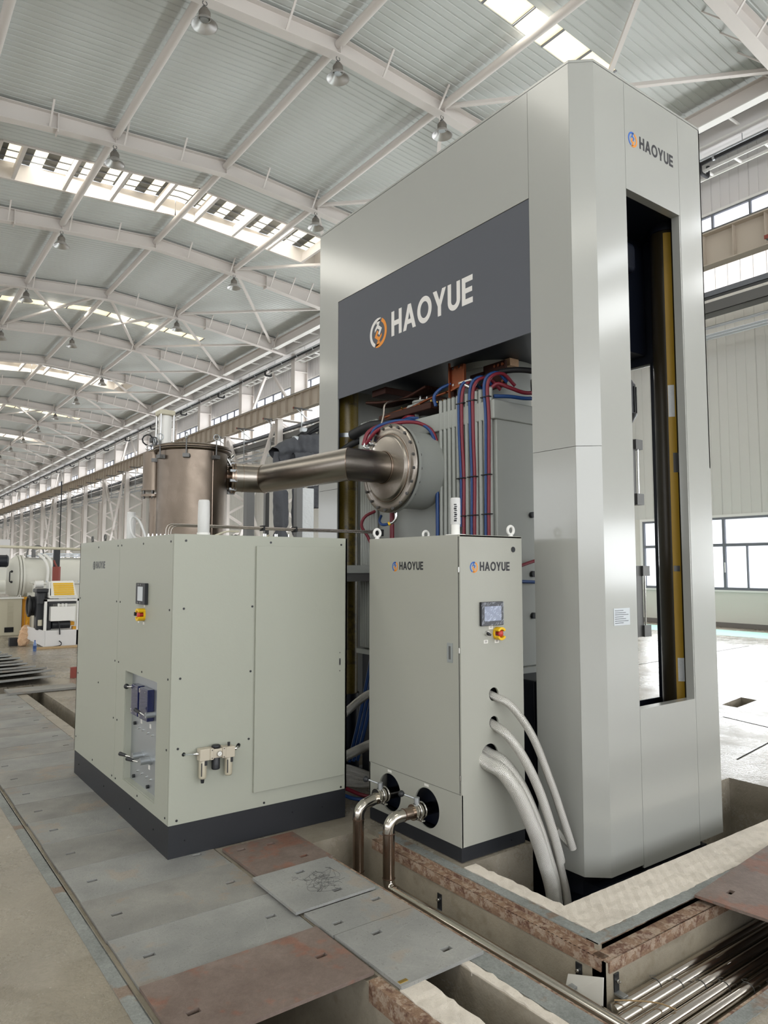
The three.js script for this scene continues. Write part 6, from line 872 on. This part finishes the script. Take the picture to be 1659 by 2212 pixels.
{
  // white horizontal furnace at the back left
  const y = 1.38, z = -20.6, t = thing('horizontal_furnace', 'large off-white horizontal furnace vessel at the back left of the hall', 'furnace', [4.6, 0, z]);
  part(t, 'vessel', M.offWhite, cyl([3.42, y, z], [7.2, y, z], 0.52, 0.52, 48)); part(t, 'vessel_flange', M.offWhite, [cyl([3.40, y, z], [3.45, y, z], 0.58, 0.58, 48), cyl([3.47, y, z], [3.52, y, z], 0.58, 0.58, 48)]); part(t, 'door', M.offWhite, lathe([[0.001, 0], [0.25, 0.03], [0.45, 0.12], [0.56, 0.26], [0.56, 0.3], [0.001, 0.3]], [3.1, y, z], [3.4, y, z], 48)); part(t, 'door_handle', M.rubber, [tube(bent([[3.22, 1.54, -20.05], [3.15, 1.54, -20.0], [3.15, 1.28, -20.0], [3.22, 1.28, -20.05]], 0.03), 0.014), ball(0.03, [3.2, 1.54, -20.04]), ball(0.03, [3.2, 1.28, -20.04])]);
  part(t, 'cooling_pipe', M.white, [tube([[4.0, 1.2, -19.95], [4.02, 1.6, -19.98], [3.95, 1.85, -20.1], [3.85, 1.98, -20.3]], 0.035), tube([[4.12, 1.2, -19.95], [4.14, 1.6, -19.98], [4.08, 1.85, -20.1], [3.98, 1.98, -20.3]], 0.035)]); part(t, 'saddle', M.offWhite, [box(3.6, 3.75, 0, 1.0, -21, -20.2), box(5.5, 5.65, 0, 1.0, -21, -20.2)]); part(t, 'top_rail', M.zinc, [box(3.6, 5.2, 1.92, 1.96, -20.5, -20.4), box(3.9, 5.0, 1.98, 2.02, -20.8, -20.7)]); part(t, 'top_fitting', M.dullSteel, [cyl([3.75, 1.9, -20.4], [3.75, 2.1, -20.4], 0.05), tube([[3.7, 2.05, -20.4], [3.8, 2.2, -20.4], [3.95, 2.15, -20.4], [4.0, 1.95, -20.4]], 0.02), tube([[3.6, 1.9, -20.5], [3.65, 2.15, -20.5], [3.8, 2.18, -20.5]], 0.018)]);
  single('frame_tower', 'tall grey panel standing behind the white furnace vessel at the far left', 'panel', M.wallGrey, box(2.2, 3.65, 1.2, 2.45, -23.4, -23.3).translate(0, 0, 0), [3, 0, -23.3]);
  const b = thing('vacuum_box', 'off-white chamber box behind the yellow-topped cooling machine', 'chamber', [4.2, 0, -19]); part(b, 'body', M.offWhite, rbox(3.55, 4.6, 0.0, 1.25, -19.3, -18.4, 0.02)); part(b, 'lid', M.offWhite, rbox(3.5, 4.65, 1.25, 1.29, -19.35, -18.35, 0.008)); part(b, 'lid_bolt', M.zinc, Array.from({ length: 9 }, (_, i) => cyl([3.56 + i * 0.12, 1.29, -18.4], [3.56 + i * 0.12, 1.33, -18.4], 0.018, 0.018, 6)));
  const c = thing('power_cabinet', 'beige power cabinet with rows of louvre slots at the left edge', 'cabinet', [3.1, 0, -19.6]); part(c, 'body', M.beige, rbox(2.5, 3.36, 0.0, 0.88, -20.2, -19.5, 0.01)); part(c, 'top', M.white, rbox(2.45, 3.4, 0.88, 0.91, -20.25, -19.46, 0.006)); for (let i = 0; i < 20; i++) part(c, 'louvre', M.beige, [rbox(3.05, 3.18, 0.22 + i * 0.031, 0.232 + i * 0.031, -19.5, -19.487, 0.003), rbox(3.357, 3.372, 0.22 + i * 0.031, 0.232 + i * 0.031, -19.85, -19.62, 0.003)]); part(c, 'vent_grille', M.darkGap, box(3.0, 3.2, 0.08, 0.2, -19.5, -19.49)); part(c, 'eye_bolt', M.white, torus(0.03, 0.008, [3.3, 0.94, -19.5]));
  const yf = thing('yellow_stand', 'yellow painted steel stand beside the beige power cabinet', 'stand', [3.5, 0, -19.6]); part(yf, 'post', M.orangeYellow, [box(3.46, 3.55, 0, 0.88, -19.6, -19.5), box(3.40, 3.46, 0, 0.9, -19.7, -19.62)]); part(yf, 'beam', M.orangeYellow, box(3.38, 3.72, 0.86, 0.92, -19.62, -19.5)); part(yf, 'foot', M.orangeYellow, [box(3.36, 3.62, 0, 0.04, -19.7, -19.4), bar([3.42, 0.02, -19.4], [3.52, 0.35, -19.52], 0.03, 0.06)]);
  const mo = thing('motor', 'dark blue-black motor on top of the equipment at the left edge', 'motor', [2.95, 1.65, -20]); part(mo, 'casing', M.navy, [cyl([2.5, 1.8, -20], [3.06, 1.8, -20], 0.15, 0.15, 28), cyl([3.06, 1.8, -20], [3.1, 1.8, -20], 0.16, 0.13, 28)]); part(mo, 'mount', M.offWhite, [box(2.5, 3.05, 1.0, 1.64, -20.15, -19.85), cyl([2.8, 1.2, -19.7], [3.0, 1.2, -19.7], 0.14)]);
  const sk = thing('stacked_crate', 'dark bin standing on the floor beside the paper sack', 'bin', [2.85, 0, -16.9]); part(sk, 'shell', M.rubber, [rbox(2.7, 2.86, 0, 0.17, -17.0, -16.85, 0.01)]);
  single('paper_sack', 'crumpled brown paper sack leaning by the white cooling machine', 'sack', M.paper, (() => { const s = new THREE.SphereGeometry(1, 40, 36), p = s.attributes.position; for (let i = 0; i < p.count; i++) { const x = p.getX(i), y = p.getY(i), z = p.getZ(i), q = (y + 1) / 2, w = 1 + 0.10 * Math.abs(Math.sin(x * 5 + y * 7)) - 0.16 * Math.abs(Math.sin(x * 3 - z * 4 + y * 5)) - 0.1 * Math.abs(Math.sin(z * 9 - y * 13 + x * 6)), sq = (v) => Math.sign(v) * Math.pow(Math.abs(v), 0.55); p.setXYZ(i, sq(x) * w * (0.13 - 0.03 * q) + q * 0.07, q * 0.44, sq(z) * w * 0.11); } s.translate(2.93, 0, -16.75); const o = flat(s); o.deleteAttribute('normal'); o.computeVertexNormals(); return o; })(), [2.93, 0, -16.75]);
  const bo = thing('water_bottle', 'small blue plastic water bottle lying upright on the floor by the machine base', 'bottle', [2.95, 0, -15.6]); part(bo, 'body', M.bottle, lathe([[0.001, 0], [0.032, 0.002], [0.034, 0.08], [0.03, 0.14], [0.014, 0.18], [0.013, 0.2], [0.001, 0.2]], [2.95, 0, -15.6], [2.95, 0.2, -15.6], 16)); part(bo, 'cap', M.blue, cyl([2.95, 0.198, -15.6], [2.95, 0.216, -15.6], 0.014)); part(bo, 'print_band', M.blue, cyl([2.95, 0.05, -15.6], [2.95, 0.11, -15.6], 0.0345, 0.0345, 16, true));
  single('red_brick_slab', 'reddish brown board standing behind the left edge of the wide cabinet', 'board', M.redOxide, rbox(2.68, 2.86, 0, 0.16, -11.55, -11.5, 0.005), [2.77, 0, -11.5]);
}
{
  // white framed cooling machine with a yellow vent cover
  const z1 = -16.2, z0 = -17.1, t = thing('cooling_machine', 'white framed cooling machine with a black fan drum and a yellow slatted cover', 'machine', [3.5, 0, -16.6]);
  part(t, 'base_tank', M.wallGrey, [rbox(3.25, 3.95, 0.01, 0.34, z0, z1, 0.01), quad([2.98, 0.18, -16.75], [3.25, 0.01, z1], [3.25, 0.34, z1], [2.98, 0.42, -16.75], 0.02)]); part(t, 'frame', M.white, [box(3.22, 3.27, 0.34, 0.98, z1 - 0.05, z1), box(3.86, 3.91, 0.0, 0.98, z1 - 0.05, z1), box(3.22, 3.91, 0.94, 0.985, z1 - 0.05, z1), box(3.22, 3.27, 0.34, 0.98, z0, z0 + 0.05), box(3.86, 3.91, 0.0, 0.98, z0, z0 + 0.05), box(3.22, 3.27, 0.94, 0.985, z0, z1), box(3.86, 3.91, 0.94, 0.985, z0, z1)]);
  const j = part(t, 'junction_box', M.white, rbox(3.34, 3.82, 0.53, 0.83, z1 - 0.15, z1 + 0.03, 0.01)); part(j, 'cable_gland', M.white, [3.50, 3.58, 3.65].map((x) => cyl([x, 0.83, z1 - 0.05], [x, 0.89, z1 - 0.05], 0.022, 0.022, 12))); part(t, 'bracket_plate', M.wallGrey, box(3.24, 3.36, 0.56, 0.76, z1 - 0.2, z1 - 0.18));
  const h = part(t, 'vent_hood', M.white, [quad([3.33, 1.03, z1 + 0.04], [3.83, 1.03, z1 + 0.04], [3.80, 1.345, z1 - 0.16], [3.36, 1.345, z1 - 0.16], 0.03), rbox(3.31, 3.85, 1.0, 1.06, z1 - 0.35, z1 + 0.05, 0.01), quad([3.31, 1.02, z1 - 0.34], [3.31, 1.02, z1 + 0.04], [3.35, 1.345, z1 - 0.16], [3.34, 1.345, z1 - 0.34], 0.02)]); for (let i = 0; i < 6; i++) { const y = 1.085 + i * 0.043, zz = z1 + 0.028 - i * 0.0275 + 0.02; part(h, 'yellow_slat', M.yellow, bar([3.39, y, zz], [3.78, y, zz], 0.03, 0.036)); }
  part(t, 'fan_drum', M.rubber, [cyl([3.02, 0.83, -16.7], [3.3, 0.83, -16.7], 0.2, 0.2, 36), torus(0.2, 0.03, [3.02, 0.83, -16.7], 'x', 6.2832, 32)]); part(t, 'machine_block', M.blackPlastic, [rbox(3.1, 3.4, 0.35, 1.2, -16.6, -16.35, 0.02), rbox(3.08, 3.45, 1.12, 1.2, -16.7, -16.3, 0.02), cyl([3.18, 0.9, -16.3], [3.18, 1.1, -16.3], 0.08), box(3.3, 3.85, 0.88, 0.93, -16.6, -16.25), cyl([3.4, 0.45, -16.35], [3.75, 0.45, -16.35], 0.09)]); part(t, 'air_filter', M.white, cyl([3.08, 1.29, -16.5], [3.24, 1.29, -16.5], 0.075, 0.075, 20)); part(t, 'oil_filter', M.beige, cyl([3.17, 0.44, -16.32], [3.17, 0.56, -16.32], 0.045, 0.045, 16)); part(t, 'hose', M.rubber, [tube([[3.5, 0.53, z1 - 0.02], [3.52, 0.4, z1 + 0.01], [3.53, 0.25, z1 + 0.02]], 0.012), tube([[3.52, 0.12, z1 + 0.02], [3.56, 0.08, z1 + 0.04], [3.54, 0.03, z1 + 0.05], [3.4, 0.01, z1 + 0.05]], 0.01)]); part(t, 'yellow_part', M.orangeYellow, [rbox(3.7, 3.84, 0.42, 0.5, -16.5, -16.3, 0.01), box(3.8, 3.86, 0.34, 0.4, -16.4, -16.25)]);
  const r = thing('expansion_vessel', 'dark red cylinder with a black column standing behind the yellow slatted cover', 'vessel', [3.56, 0, -17.3]); part(r, 'cylinder', M.redOxide, cyl([3.66, 1.3, -17.3], [3.66, 1.66, -17.3], 0.085, 0.085, 24)); part(r, 'pipe', M.redOxide, tube([[3.66, 1.66, -17.3], [3.62, 1.74, -17.3], [3.6, 1.8, -17.3]], 0.02)); part(r, 'column', M.blackPlastic, box(3.62, 3.75, 0, 2.05, -17.5, -17.42)); part(r, 'stand', M.dullSteel, box(3.62, 3.7, 0, 1.3, -17.34, -17.26)); part(r, 'mast', M.rubber, cyl([3.74, 2.0, -17.45], [3.74, 3.6, -17.45], 0.012, 0.012, 8));
  for (const [i, z] of [[0, -15.95], [1, -15.85]]) single('wood_batten', `wooden batten under the white cooling machine, ${i ? 'nearer' : 'farther'} one`, 'batten', M.timber, rbox(3.0, 4.2, 0, 0.035, z - 0.04, z, 0.004), [3.6, 0, z]);
}
scene.traverse((o) => { if (o.isMesh) { o.castShadow = true; o.receiveShadow = true; } });
renderer.render(scene, camera);
